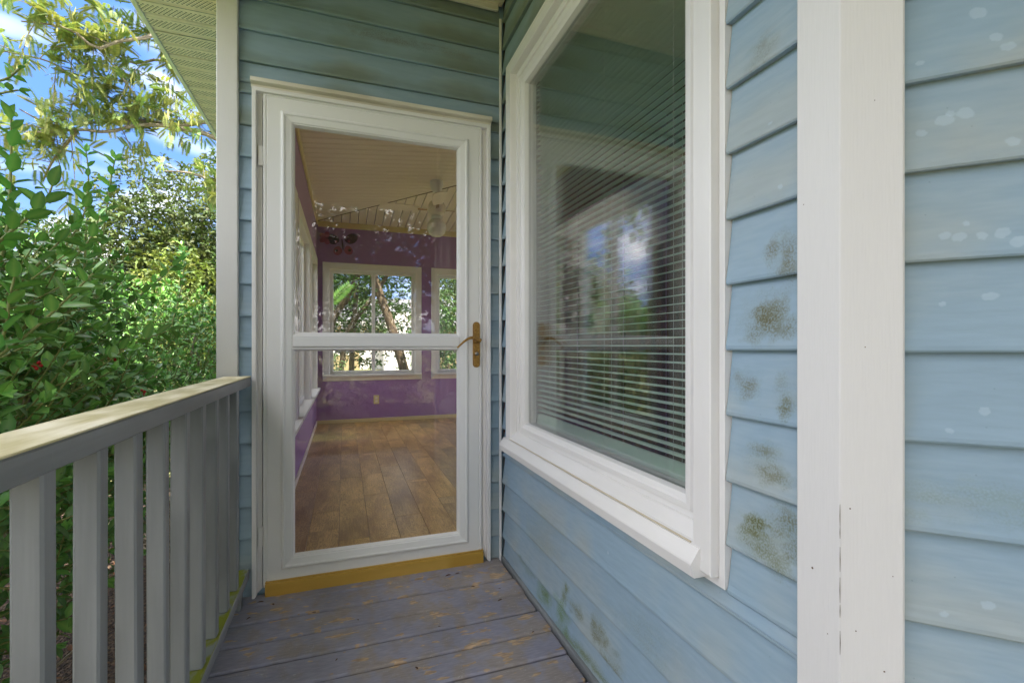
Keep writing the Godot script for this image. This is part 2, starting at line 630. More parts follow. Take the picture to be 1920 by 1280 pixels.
func leaf_mesh(wide: float, detail: bool, base: Color, edge: Color) -> ArrayMesh:   # along +y, upper side +z, one unit long
	var mb := MB.new()
	mb.tinted = true
	var ts := [0.0, 0.1, 0.28, 0.5, 0.72, 0.9, 1.0] if detail else [0.0, 0.3, 0.68, 1.0]
	var ws := [0.03, 0.55, 0.93, 1.0, 0.8, 0.36, 0.0] if detail else [0.04, 0.95, 0.85, 0.0]
	var cs := [-1.0, -0.84, 0.0, 0.84, 1.0] if detail else [-1.0, 0.0, 1.0]
	var first := []
	for k in ts.size():
		var t: float = ts[k]
		for q in cs:
			var w: float = ws[k] * wide * 0.5
			var p := Vector3(q * w, t, absf(q) * w * 0.28 - 0.16 * t * t - (0.03 if detail and absf(q) > 0.9 else 0.0))
			var nn := Vector3(-signf(q) * 0.28, 0.25 * t, 1.0).normalized()
			mb.tint = edge if absf(q) > 0.9 and detail else (base.lerp(edge, 0.55) if q == 0.0 else base)
			first.append(mb.vert(p, nn, Vector2(q, t)))
	var m := cs.size()
	for k in ts.size() - 1:
		for j in m - 1:
			var a: int = first[k * m + j]
			mb.tri(a, a + 1, a + m + 1)
			mb.tri(a, a + m + 1, a + m)
	return mb.mesh()


func clump_mesh(n: int, wide: float, base: Color, seed: int) -> ArrayMesh:   # a few leaves on a twig end, about one unit across
	var mb := MB.new()
	mb.tinted = true
	var r := RandomNumberGenerator.new()
	r.seed = seed
	for k in n:
		var yaw := TAU * k / n + r.randf() * 0.8
		var b := Basis.from_euler(Vector3(r.randf_range(-0.9, 0.5), yaw, r.randf_range(-0.6, 0.6)))
		var l := r.randf_range(0.4, 0.6)
		var o := b * Vector3(0, 0.05, 0) + Vector3(r.randf_range(-0.1, 0.1), r.randf_range(-0.15, 0.15), r.randf_range(-0.1, 0.1))
		var w := l * wide * 0.5
		var nn := (b * Vector3(0.05, 1, 0)).normalized()
		var f := r.randf_range(0.75, 1.25)
		mb.tint = Color(base.r * f, base.g * f, base.b * f)
		var p := [o, o + b * Vector3(w, 0.05 * l, -l * 0.45), o + b * Vector3(0, -0.12 * l, -l), o + b * Vector3(-w, 0.05 * l, -l * 0.45)]
		var ks := []
		for q in p:
			ks.append(mb.vert(q, nn, Vector2.ZERO))
		mb.tri(ks[0], ks[1], ks[2])
		mb.tri(ks[0], ks[2], ks[3])
	return mb.mesh()


func pinnate_mesh(pairs: int, leaflet: float, wide: float, droop: float, base: Color, edge: Color) -> ArrayMesh:   # a feather leaf along +y
	var mb := MB.new()
	mb.tinted = true
	for k in pairs:
		var t := 0.18 + 0.8 * k / (pairs - 1.0)
		var o := Vector3(0, t, -droop * t * t)
		var l := leaflet * (1.0 - 0.55 * absf(t - 0.5))
		for s in [-1.0, 1.0]:
			var d := Vector3(s * 0.88, 0.42, -0.30).normalized() * l
			var c: Vector3 = Vector3(-0.42 * s, 0.88, 0).normalized() * l * wide * 0.5 * s
			var nn := d.cross(c).normalized()
			if nn.z < 0.0:
				nn = -nn
				c = -c
			mb.tint = base.lerp(edge, fposmod(k * 0.37 + s * 0.2, 1.0))
			var a := mb.vert(o, nn, Vector2.ZERO)
			mb.vert(o + d * 0.5 - c, nn, Vector2.ZERO)
			mb.vert(o + d, nn, Vector2.ZERO)
			mb.vert(o + d * 0.5 + c, nn, Vector2.ZERO)
			mb.tri(a, a + 1, a + 2)
			mb.tri(a, a + 2, a + 3)
	mb.tint = edge
	for k in 4:
		var t0 := k / 4.0
		var t1 := (k + 1) / 4.0
		mb.quad(Vector3(-0.006, t0, -droop * t0 * t0), Vector3(0.006, t0, -droop * t0 * t0), Vector3(0.006, t1, -droop * t1 * t1), Vector3(-0.006, t1, -droop * t1 * t1))
	return mb.mesh()


func aim(dir: Vector3, roll: float, face := Vector3.UP) -> Basis:   # y along dir, z as near face as it goes
	var y := dir.normalized()
	var z := face - y * face.dot(y)
	if z.length() < 0.05:
		z = Vector3(0.3, 0.1, 0.9) - y * Vector3(0.3, 0.1, 0.9).dot(y)
	z = z.normalized()
	return Basis(y.cross(z), y, z).rotated(y, roll)


func rand_dir() -> Vector3:
	while true:
		var d := Vector3(rng.randf_range(-1, 1), rng.randf_range(-1, 1), rng.randf_range(-1, 1))
		if d.length() > 0.1 and d.length() < 1.0:
			return d.normalized()
	return Vector3.UP


# ---------------------------------------------------------------- the scene

func _ready() -> void:
	rng.seed = 20240
	var cam := Camera3D.new()
	cam.name = "camera"
	cam.position = Vector3(0, 1.022, 0)
	cam.rotation_degrees = Vector3(0, -19.6, 0)
	cam.projection = Camera3D.PROJECTION_FRUSTUM
	cam.near = 0.05
	cam.far = 300.0
	cam.size = 0.05 * 1280.0 / 885.0
	cam.frustum_offset = Vector2(0, 0.05 * 8.0 / 885.0)
	add_child(cam)
	cam.current = true

	var env := Environment.new()
	env.background_mode = Environment.BG_SKY
	env.sky = Sky.new()
	var pan := PanoramaSkyMaterial.new()
	pan.panorama = sky_picture()
	env.sky.sky_material = pan
	env.tonemap_mode = Environment.TONE_MAPPER_LINEAR
	env.tonemap_exposure = 4.3
	env.sdfgi_enabled = true
	env.ssao_enabled = true
	env.ssil_enabled = true
	var we := WorldEnvironment.new()
	we.name = "world_environment"
	we.environment = env
	add_child(we)

	var sun := DirectionalLight3D.new()
	sun.name = "sun"
	sun.light_color = Color(1.0, 0.96, 0.90)
	sun.light_energy = 1.3
	sun.light_angular_distance = 0.5
	sun.shadow_enabled = true
	var toward := Vector3(0.17, 0.90, 0.40).normalized()
	sun.basis = Basis.looking_at(-toward, Vector3.UP)
	add_child(sun)

	make_materials()
	grounds()
	house_shell()
	door_wall()
	bay_wall()
	angled_wall()
	deck()
	sunroom()
	storm_door()
	picture_window()
	railing()
	garden()
	litter()


func grounds() -> void:
	var mb := MB.new()
	mb.box(Vector3(0, -0.65, 0), Vector3(240, 0.1, 240), 0.0, 0)
	tag(piece("lawn_ground", mb.mesh(), M.ground, self), "sunlit green lawn spreading round the house", "ground", "", "structure")
	mb = MB.new()
	var rim := PackedVector2Array()
	for k in 28:
		var a := TAU * k / 28.0
		rim.append(Vector2(-2.0 + cos(a) * (1.75 + 0.15 * sin(a * 5.0)), -2.6 + sin(a) * (4.2 + 0.2 * cos(a * 4.0))))
	mb.extrude(rim, Vector3(0, -0.596, 0), Vector3(0, 0, 1), Vector3(1, 0, 0), 0.004)
	for k in mb.v.size():
		var p := mb.v[k]
		mb.v[k] = Vector3(p.x, p.y, p.z)
	var bed := MB.new()
	bed.box(Vector3(-2.1, -0.598, -2.4), Vector3(3.3, 0.012, 9.0), 0.004, 0)
	tag(piece("soil_bed", bed.mesh(), M.soil, self), "brown soil bed under the holly beside the porch", "soil", "", "structure")
	bed = MB.new()
	bed.box(Vector3(1.0, -0.592, 2.4), Vector3(5.0, 0.012, 3.6), 0.004, 0)  # dark bed added out of view so the door glass reflects less light
	tag(piece("added_mulch_bed", bed.mesh(), mat(lin(0.05, 0.035, 0.025), 1.0), self), "unseen dark mulch bed added to dim the reflection in the door glass", "mulch", "", "structure")
	var drive := mat(lin(0.30, 0.15, 0.10), 0.9)
	relief(drive, grain(28, 1, 0.2), 0.3)
	bed = MB.new()
	bed.box(Vector3(4.0, -0.596, -25.0), Vector3(16.0, 0.012, 7.0), 0.0, 0)
	tag(piece("driveway", bed.mesh(), drive, self), "reddish driveway across the lawn beyond the sunroom", "driveway", "", "structure")


func rect_wall(parent: Node, lo: Vector3, hi: Vector3, hole: Rect2, ax: int, m: Material, called := "sheathing") -> void:
	# a thick wall across axis ax (0: x, 2: z) with one opening; hole is in (along, y)
	var al := 2 if ax == 0 else 0
	var cuts := [[lo[al], hi[al], lo.y, hole.position.y], [lo[al], hi[al], hole.end.y, hi.y], [lo[al], hole.position.x, hole.position.y, hole.end.y], [hole.end.x, hi[al], hole.position.y, hole.end.y]]
	for c in cuts:
		if c[1] - c[0] < 0.003 or c[3] - c[2] < 0.003:
			continue
		var a := lo
		var b := hi
		a[al] = c[0]
		b[al] = c[1]
		a.y = c[2]
		b.y = c[3]
		box(called, a, b, m, parent, 0.0, 0)


func house_shell() -> void:
	# roof over house, porch and sunroom
	var r := thing("house_roof", "pale soffited roof slab over the porch and the blue house", "roof")
	var plan := PackedVector2Array([Vector2(-0.80, -6.95), Vector2(-0.80, 1.5), Vector2(1.65, 1.5), Vector2(1.65, 3.6), Vector2(7.2, 3.6), Vector2(7.2, -2.4), Vector2(3.36, -2.4), Vector2(3.36, -6.95)])  # unseen far overhang cut short to let sun into the added windows
	var mb := MB.new()
	# plan is (x, z); run upwards
	var ccw := PackedVector2Array()
	for p in plan:
		ccw.append(Vector2(p.y, p.x))
	mb.extrude(ccw, Vector3(0, 2.96, 0), Vector3(0, 0, 1), Vector3(1, 0, 0), 0.10)
	piece("roof_deck", mb.mesh(), M.roof, r)
	# fascia and drip edge of the left eave
	box("fascia", at(-0.822, 2.425, 6.95), at(-0.802, 2.60, -1.5), M.plain_soffit, r, 0.002, 2)
	box("drip_edge", at(-0.834, 2.60, 6.95), at(-0.79, 2.612, -1.5), M.trim, r, 0.001, 2)
	box("eave_board", at(-0.80, 2.60, 6.95), at(-0.78, 2.96, -1.5), M.roof, r, 0.0, 2)
	# soffit panels, each a little vented sheet with raised seams
	var s := thing("eave_soffit", "cream vented soffit under the eave outside the corner board", "soffit")
	var z := -1.49
	while z < 6.9:
		var p := MB.new()
		p.uvo = Vector2(rng.randf() * 0.1, 0)
		var w := 0.296
		var prof := PackedVector2Array()
		# across the panel: three shallow V grooves
		prof.append(Vector2(0, 0.02))
		for k in 3:
			var a := w * k / 3.0
			prof.append(Vector2(a, 0.006))
			prof.append(Vector2(a + 0.012, 0.0))
			prof.append(Vector2(a + w / 3.0 - 0.012, 0.0))
		prof.append(Vector2(w, 0.006))
		prof.append(Vector2(w, 0.02))
		var x0 := -0.80
		var x1 := -0.46
		for k in prof.size() - 1:
			var a := prof[k]
			var b := prof[k + 1]
			var v0 := a.x / 0.3
			var v1 := b.x / 0.3
			var dr := rng.randf_range(-0.0015, 0.0015)
			p.quad(Vector3(x0, 2.43 + a.y + dr, -(z + a.x)), Vector3(x0, 2.43 + b.y + dr, -(z + b.x)), Vector3(x1, 2.43 + b.y + dr, -(z + b.x)), Vector3(x1, 2.43 + a.y + dr, -(z + a.x)), Vector2(0, v0), Vector2(0, v1), Vector2(1.1, v1), Vector2(1.1, v0))
		piece("soffit_panel", p.mesh(), M.soffit, s)
		z += 0.30
	# porch ceiling of beaded boards and its header beam
	var c := thing("porch_ceiling", "cream beaded board ceiling over the small porch", "ceiling", Transform3D(), "", "structure")
	var zz := -1.50
	while zz < 2.17:
		box("ceiling_board", at(-0.31, 2.66, zz), at(0.72 if zz > 0.45 else 1.7, 2.68, minf(zz + 0.097, 2.172)), M.cream, c, 0.003, 0)
		zz += 0.1
	box("cornice", at(-0.31, 2.63, 2.172), at(0.70, 2.66, 2.155), M.trim, c, 0.003, 0)
	var bm := thing("porch_header_beam", "white wrapped beam carrying the porch roof above the railing", "beam")
	box("beam", at(-0.46, 2.433, 2.166), at(-0.315, 2.66, -1.5), M.trim, bm, 0.003, 2)
	var ps := thing("porch_post", "white post holding the near end of the porch beam", "post")
	box("post", at(-0.45, 0.0, -1.14), at(-0.33, 2.43, -1.26), M.trim, ps, 0.004, 1)
	# the dark room behind the picture window
	var room := thing("house_room", "brown panelled room behind the blind", "room", Transform3D(), "", "structure")
	var z1 := 2.31
	var poly := PackedVector2Array([Vector2(-2.19, 0.835), Vector2(-0.57, 0.835), Vector2(0.66, 2.0), Vector2(0.66, 4.7), Vector2(-2.19, 4.7)])
	for fy in [[-0.06, 0.04, "floor_slab"], [2.69, 2.75, "ceiling_slab"]]:
		mb = MB.new()
		mb.extrude(poly, Vector3(0, fy[0], 0), Vector3(0, 0, 1), Vector3(1, 0, 0), fy[1] - fy[0])
		piece(fy[2], mb.mesh(), M.panel if fy[1] < 1.0 else M.cream, room)
	box("room_wall", at(4.7, -0.06, 2.19), at(4.8, 2.75, -0.75), M.panel, room, 0.0, 1)
	box("room_wall", at(2.0, -0.06, -0.66), at(4.7, 2.75, -0.76), M.panel, room, 0.0, 1)
	for k in 14:
		var x := 0.86 + k * 0.275
		box("wall_panel", at(x + 0.004, 0.05, 2.186), at(x + 0.271, 2.68, 2.174), M.panel, room, 0.004, 1, Vector2(rng.randf() * 3.0, rng.randf() * 3.0))
	for k in 10:
		var zf := 2.16 - k * 0.285
		box("wall_panel", at(4.69, 0.05, zf - 0.004), at(4.678, 2.68, zf - 0.281), M.panel, room, 0.004, 1, Vector2(rng.randf() * 3.0, rng.randf() * 3.0))


func lap_poly(h: float) -> PackedVector2Array:   # (height, out) of one course, counter-clockwise
	return PackedVector2Array([Vector2(0.002, 0.0), Vector2(h + 0.012, 0.0), Vector2(h + 0.012, 0.0012), Vector2(h * 0.85, 0.0040), Vector2(h * 0.5, 0.0098), Vector2(h * 0.2, 0.0150), Vector2(0.009, 0.0186), Vector2(0.003, 0.0184), Vector2(0.0, 0.0160)])


func courses(parent: Node, m: Material, area: Rect2, u0: float, u1: float, v0: float, v1: float) -> void:
	# one board per course between v0 and v1
	var k := int(floor((v0 - LAP0) / LAP + 0.02))
	while true:
		var lo := LAP0 + LAP * k
		if lo > v1 - 0.02:
			return
		var hi := minf(lo + LAP, v1)
		var base := maxf(lo, v0)
		var mb := MB.new()
		mb.wall = area
		var poly := lap_poly(hi - base)
		if base > lo + 0.02:
			for q in poly.size():
				poly[q].y *= 1.0 - (base - lo) / LAP * 0.8
		var segs := maxi(1, int((u1 - u0) / 0.12))
		mb.extrude(poly, Vector3(u0, base + rng.randf_range(-0.0007, 0.0007), 0), Vector3(0, 1, 0), Vector3(0, 0, 1), u1 - u0, segs, 0.0006, rng)
		piece("siding_board", mb.mesh(), m, parent)
		k += 1


func door_wall() -> void:
	var area := Rect2(-0.42, -0.06, 1.16, 2.80)
	var m := siding_paint(512, 1236, area, 101, 1.55, [[-0.37, 2.52, 0.1, 0.06, 0.5, 0.3], [0.3, 2.4, 0.3, 0.04, 0.35, 0.0]], [])
	var w := thing("door_wall", "blue lap siding wall round the glass storm door", "wall", Transform3D(Basis(), Vector3(0, 0, -2.19)))
	rect_wall(w, Vector3(-0.46, -0.3, -0.11), Vector3(0.835, 2.96, -0.001), Rect2(-0.305, 0.02, 0.925, 2.045), 2, M.blue)
	courses(w, m, area, -0.402, -0.347, -0.03, 2.10)
	courses(w, m, area, 0.654, 0.712, -0.03, 2.10)
	courses(w, m, area, -0.402, 0.712, 2.10, 2.66)
	# corner board with a folded back edge, and the channel in the inner corner
	box("corner_board", Vector3(-0.478, -0.28, 0.004), Vector3(-0.403, 2.43, 0.036), M.post, w, 0.003, 1)
	box("corner_board", Vector3(-0.478, -0.28, -0.10), Vector3(-0.464, 2.43, 0.002), M.post, w, 0.002, 1)
	var mb := MB.new()
	mb.box(Vector3(0.710, 1.285, 0.030), Vector3(0.012, 2.62, 0.008), 0.002, 1)
	mb.box(Vector3(0.716, 1.285, 0.014), Vector3(0.004, 2.62, 0.026), 0.001, 1)
	piece("inside_corner_trim", mb.mesh(), M.vinyl, w)


func facing(origin: Vector3, deg: float) -> Transform3D:
	return Transform3D(Basis(Vector3.UP, deg_to_rad(deg)), origin)


func bay_wall() -> void:
	# local u runs towards the porch steps (-zf), n faces the porch
	var area := Rect2(-2.19, -0.06, 1.65, 2.80)
	var blots := [[-0.658, 1.075, 0.05, 0.05, 1.0, 0.15], [-0.614, 1.17, 0.03, 0.055, 0.8, 0.1], [-0.70, 0.945, 0.03, 0.035, 0.5, 0.1], [-0.612, 0.937, 0.022, 0.04, 0.5, 0.2], [-0.66, 0.81, 0.045, 0.04, 0.6, 0.2], [-0.645, 0.67, 0.055, 0.05, 0.95, 0.35], [-0.62, 0.70, 0.05, 0.05, 0.5, 0.2],
		[-1.67, 0.07, 0.07, 0.05, 0.8, 0.9], [-1.507, 0.06, 0.05, 0.07, 1.0, 1.0], [-1.49, 0.158, 0.025, 0.04, 0.9, 0.5], [-1.40, 0.15, 0.05, 0.03, 0.6, 0.3], [-1.26, 0.155, 0.05, 0.06, 0.75, 0.25], [-1.855, 0.09, 0.08, 0.03, 0.6, 0.5], [-1.165, 0.13, 0.05, 0.04, 0.6, 0.3], [-1.35, 0.02, 0.2, 0.03, 0.7, 0.6],
		[-0.66, 1.56, 0.03, 0.03, 0.35, 0.1], [-1.7, 0.3, 0.2, 0.09, 0.16, 0.4], [-1.1, 0.3, 0.2, 0.07, 0.14, 0.3]]
	var m := siding_paint(1024, 1638, area, 202, 1.75, blots, [[-0.62, 1.30, 0.006], [-0.64, 1.42, 0.005], [-1.2, 0.42, 0.006]])
	var w := thing("bay_window_wall", "long blue siding wall holding the picture window", "wall", facing(Vector3(0.735, 0, 0), -90.0))
	rect_wall(w, Vector3(-2.30, -0.3, -0.10), Vector3(-0.53, 2.96, -0.001), Rect2(-2.03, 0.57, 1.25, 1.70), 2, M.panel)
	courses(w, m, area, -2.155, -0.573, -0.03, 0.528)
	courses(w, m, area, -2.155, -2.066, 0.528, 2.322)
	courses(w, m, area, -0.742, -0.573, 0.528, 2.322)
	courses(w, m, area, -2.155, -0.573, 2.322, 2.68)
	box("base_strip", Vector3(-2.155, -0.03, 0.002), Vector3(-0.4, 0.014, 0.024), M.rail, w, 0.003, 0)


func angled_wall() -> void:
	var area := Rect2(0.0, -0.06, 1.75, 2.8)
	var drops := [[0.181, 1.445, 0.0083], [0.192, 1.427, 0.0083], [0.099, 1.429, 0.0061], [0.165, 1.486, 0.0106], [0.151, 1.351, 0.0115], [0.128, 1.344, 0.0105], [0.135, 1.352, 0.006], [0.102, 1.329, 0.0068], [0.127, 1.179, 0.0076], [0.143, 1.175, 0.0083], [0.167, 1.174, 0.0076],
		[0.189, 1.176, 0.0108], [0.203, 1.163, 0.0106], [0.151, 1.193, 0.0053], [0.126, 1.082, 0.0055], [0.176, 1.09, 0.0081], [0.17, 0.932, 0.0066], [0.132, 0.902, 0.0055], [0.174, 0.664, 0.0081], [0.126, 0.642, 0.0055], [0.198, 1.298, 0.0091]]
	var m := siding_paint(1120, 1792, area, 303, 2.2, [[0.18, 0.80, 0.16, 0.04, 0.2, 0.5]], drops)
	var w := thing("angled_bay_wall", "blue siding spotted with pale dried drops beyond the corner board", "wall", facing(Vector3(0.7233, 0, -0.5243), -45.0))
	box("sheathing", Vector3(0.0, -0.3, -0.10), Vector3(1.75, 2.96, -0.001), M.panel, w, 0.0, 0)
	courses(w, m, area, 0.062, 1.7, -0.03, 2.68)
	# the corner board: two faces that meet at 135 degrees
	var p := thing("bay_corner_board", "tall white two faced corner board between the two blue walls", "corner board")
	var pts := [Vector2(0.735, 0.574), Vector2(0.703, 0.574), Vector2(0.700, 0.571), Vector2(0.7000, 0.5025), Vector2(0.7011, 0.4999), Vector2(0.7530, 0.4480), Vector2(0.7572, 0.4480), Vector2(0.7798, 0.4706), Vector2(0.74, 0.5245)]
	var poly := PackedVector2Array()
	for q in pts:
		poly.append(Vector2(-q.y, q.x))     # (z, x), so that it runs upwards
	if Geometry2D.is_polygon_clockwise(poly):
		poly.reverse()
	var mb := MB.new()
	mb.extrude(poly, Vector3(0, -0.3, 0), Vector3(0, 0, 1), Vector3(1, 0, 0), 3.0)
	piece("corner_face", mb.mesh(), M.post, p)
	rng.seed = 88
	var y := 0.56
	while y < 0.76:
		var l := rng.randf_range(0.012, 0.04)
		var ck := MB.new()
		ck.tube([at(0.6999, y, 0.5006), at(0.6996 + rng.randf_range(-0.0003, 0.0003), y + l * 0.5, 0.5004), at(0.6999, y + l, 0.5006)], [0.0002, 0.0005, 0.0002], 5)
		piece("corner_crack", ck.mesh(), M.twig, p)
		y += l + rng.randf_range(0.0, 0.02)
	for q in [[0.700, 0.67, 0.545, 0.0022], [0.7, 1.25, 0.56, 0.001], [0.7, 0.58, 0.52, 0.001], [0.714, 0.60, 0.487, 0.0012], [0.738, 0.55, 0.463, 0.0015], [0.722, 1.02, 0.479, 0.001], [0.745, 0.69, 0.456, 0.0009], [0.709, 0.78, 0.492, 0.0014], [0.73, 1.38, 0.471, 0.0009]]:
		var sp := MB.new()
		sp.lathe([[q[3], -0.0004], [q[3] * 0.7, 0.0003], [0.0, 0.0005]], 8)
		piece("fly_speck", sp.mesh(), M.twig, p, Transform3D(Basis(Vector3(0, 0, 1), PI / 2) if q[0] == 0.7 else Basis(Vector3.UP, -PI / 4) * Basis(Vector3(1, 0, 0), PI / 2), at(q[0], q[1], q[2])))


func deck() -> void:
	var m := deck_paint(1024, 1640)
	var d := thing("porch_deck", "worn blue-grey painted deck boards before the door", "deck", Transform3D(), "", "structure")
	var area := Rect2(-0.52, -0.55, 1.25, 2.8)
	var edges := [2.185, 2.09, 1.962, 1.826, 1.691, 1.556, 1.421, 1.286, 1.151, 1.016, 0.881, 0.746, 0.611, 0.476, 0.341, 0.206, 0.071, -0.064, -0.2, -0.335]
	for k in edges.size() - 1:
		var mb := MB.new()
		var hi: float = edges[k] - 0.0046
		var lo: float = edges[k + 1] + 0.0046
		var drop := rng.randf_range(-0.0015, 0.0)
		var end := 0.708 + rng.randf_range(-0.005, 0.003)
		mb.box(Vector3((end - 0.50) / 2.0, -0.014 + drop, -(hi + lo) / 2.0), Vector3(end + 0.50, 0.028, hi - lo), 0.006, 0, Transform3D(Basis(Vector3.UP, rng.randf_range(-0.001, 0.001)), Vector3.ZERO))
		for q in mb.v.size():
			mb.t[q] = Vector2((mb.v[q].x - area.position.x) / area.size.x, (-mb.v[q].z - area.position.y) / area.size.y)
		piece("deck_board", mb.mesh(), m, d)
	box("joist", at(-0.49, -0.2, 2.18), at(-0.44, -0.03, -0.45), M.twig, d, 0.002, 2)
	box("joist", at(0.1, -0.2, 2.18), at(0.14, -0.03, -0.45), M.twig, d, 0.002, 2)


func clear_pane(parent: Node, r: Rect2, n: float, m: Material, thick := 0.004, called := "pane") -> MeshInstance3D:
	var mb := MB.new()
	mb.box(Vector3(r.get_center().x, r.get_center().y, n), Vector3(r.size.x, r.size.y, thick), 0.0, 0)
	return piece(called, mb.mesh(), m, parent)


func moulding(parent: Node, called: Array, r: Rect2, prof: Array, m: Material, z := 0.0) -> void:
	for s in 4:
		if called[s] == "":
			continue
		var mb := MB.new()
		mb.uvo = Vector2(rng.randf() * 2.0, rng.randf() * 2.0)
		mb.frame(r, prof, [s], z)
		piece(called[s], mb.mesh(), m, parent)


func storm_door() -> void:
	# frame round the opening: channel, jamb and head cap
	var f := thing("door_frame", "white metal frame and drip cap round the storm door", "door frame", Transform3D(Basis(), Vector3(0, 0, -2.19)))
	moulding(f, ["", "jamb", "head", "jamb"], Rect2(-0.352, -0.01, 1.010, 2.082), [[0.0, -0.02], [0.0, 0.040], [0.002, 0.042], [0.014, 0.042], [0.016, 0.040], [0.017, 0.014], [0.034, 0.012], [0.037, -0.10]], M.vinyl)
	var mb := MB.new()
	mb.extrude(PackedVector2Array([Vector2(2.072, 0.0), Vector2(2.112, 0.0), Vector2(2.112, 0.012), Vector2(2.106, 0.052), Vector2(2.090, 0.054), Vector2(2.088, 0.050), Vector2(2.084, 0.034), Vector2(2.074, 0.032)]), Vector3(-0.356, 0, 0), Vector3(0, 1, 0), Vector3(0, 0, 1), 1.018)
	piece("drip_cap", mb.mesh(), M.trim, f)
	var d := thing("storm_door", "white full view storm door with two panes and brass lever", "door", Transform3D(Basis(), Vector3(0, 0, -2.19)))
	var prof := [[0.0, 0.0], [0.0, 0.026], [0.003, 0.029], [0.010, 0.029], [0.012, 0.026], [0.015, 0.026], [0.017, 0.029], [0.066, 0.029], [0.069, 0.036], [0.074, 0.040], [0.080, 0.040], [0.084, 0.036], [0.097, 0.033], [0.107, 0.031], [0.109, 0.027], [0.113, 0.026], [0.115, 0.014], [0.118, 0.004]]
	moulding(d, ["bottom_rail", "stile", "top_rail", "stile"], Rect2(-0.313, 0.030, 0.931, 2.030), prof, M.door)
	# middle bar between the panes
	mb = MB.new()
	mb.extrude(PackedVector2Array([Vector2(1.000, 0.004), Vector2(1.078, 0.004), Vector2(1.078, 0.014), Vector2(1.066, 0.026), Vector2(1.062, 0.036), Vector2(1.020, 0.036), Vector2(1.016, 0.028), Vector2(1.006, 0.026), Vector2(1.002, 0.014)]), Vector3(-0.2, 0, 0), Vector3(0, 1, 0), Vector3(0, 0, 1), 0.705)
	piece("middle_bar", mb.mesh(), M.door, d)
	clear_pane(d, Rect2(-0.197, 1.05, 0.70, 0.89), 0.008, M.glass)
	clear_pane(d, Rect2(-0.197, 0.13, 0.70, 0.89), 0.006, M.glass)
	box("sweep", Vector3(-0.304, -0.004, 0.018), Vector3(0.622, 0.050, 0.046), M.gold, d, 0.003, 0)
	box("sweep_lip", Vector3(-0.304, 0.0505, 0.018), Vector3(0.622, 0.056, 0.040), M.gold, d, 0.002, 0)
	box("rubber_seal", Vector3(-0.300, -0.012, 0.020), Vector3(0.618, -0.0045, 0.034), M.dark, d, 0.001, 0)
	# lever handle on a long oval plate
	var pl := MB.new()
	var out := PackedVector2Array()
	for k in 25:
		var a := PI * k / 24.0
		out.append(Vector2(0.589 + 0.0165 * cos(a), 1.118 + 0.0165 * sin(a)))
	for k in 25:
		var a := PI + PI * k / 24.0
		out.append(Vector2(0.589 + 0.0165 * cos(a), 0.936 + 0.0165 * sin(a)))
	pl.extrude(out, Vector3(0, 0, 0.029), Vector3(1, 0, 0), Vector3(0, 1, 0), 0.008)
	var inner := PackedVector2Array()
	for p in out:
		inner.append(Vector2(0.589 + (p.x - 0.589) * 0.78, 1.027 + (p.y - 1.027) * 0.955))
	pl.extrude(inner, Vector3(0, 0, 0.037), Vector3(1, 0, 0), Vector3(0, 1, 0), 0.0035)
	var plate := piece("handle_plate", pl.mesh(), M.brass, d)
	var lv := MB.new()
	lv.tube([Vector3(0.590, 1.045, 0.038), Vector3(0.590, 1.045, 0.068)], [0.013, 0.011], 14)
	var path := []
	var rad := []
	for k in 13:
		var t := k / 12.0
		path.append(Vector3(0.600 - 0.110 * t, 1.044 + 0.016 * sin(t * PI * 1.25) - 0.020 * t * t * t, 0.067 + 0.004 * sin(t * PI)))
		rad.append(0.0105 * (1.0 - 0.68 * pow(t, 0.6)) + 0.0006)
	lv.tube(path, rad, 12)
	piece("lever", lv.mesh(), M.brass, plate)
	var key := MB.new()
	key.tube([Vector3(0.589, 0.984, 0.038), Vector3(0.589, 0.984, 0.046)], [0.0095, 0.0088], 18)
	piece("lock_cylinder", key.mesh(), M.steel, plate)
	box("keyhole", Vector3(0.5878, 0.980, 0.0455), Vector3(0.5902, 0.9885, 0.0466), M.dark, plate, 0.0)
	box("hinge", Vector3(-0.331, 0.20, 0.016), Vector3(-0.314, 0.28, 0.027), M.vinyl, d, 0.001, 1)
	box("hinge", Vector3(-0.331, 1.76, 0.016), Vector3(-0.314, 1.84, 0.027), M.vinyl, d, 0.001, 1)


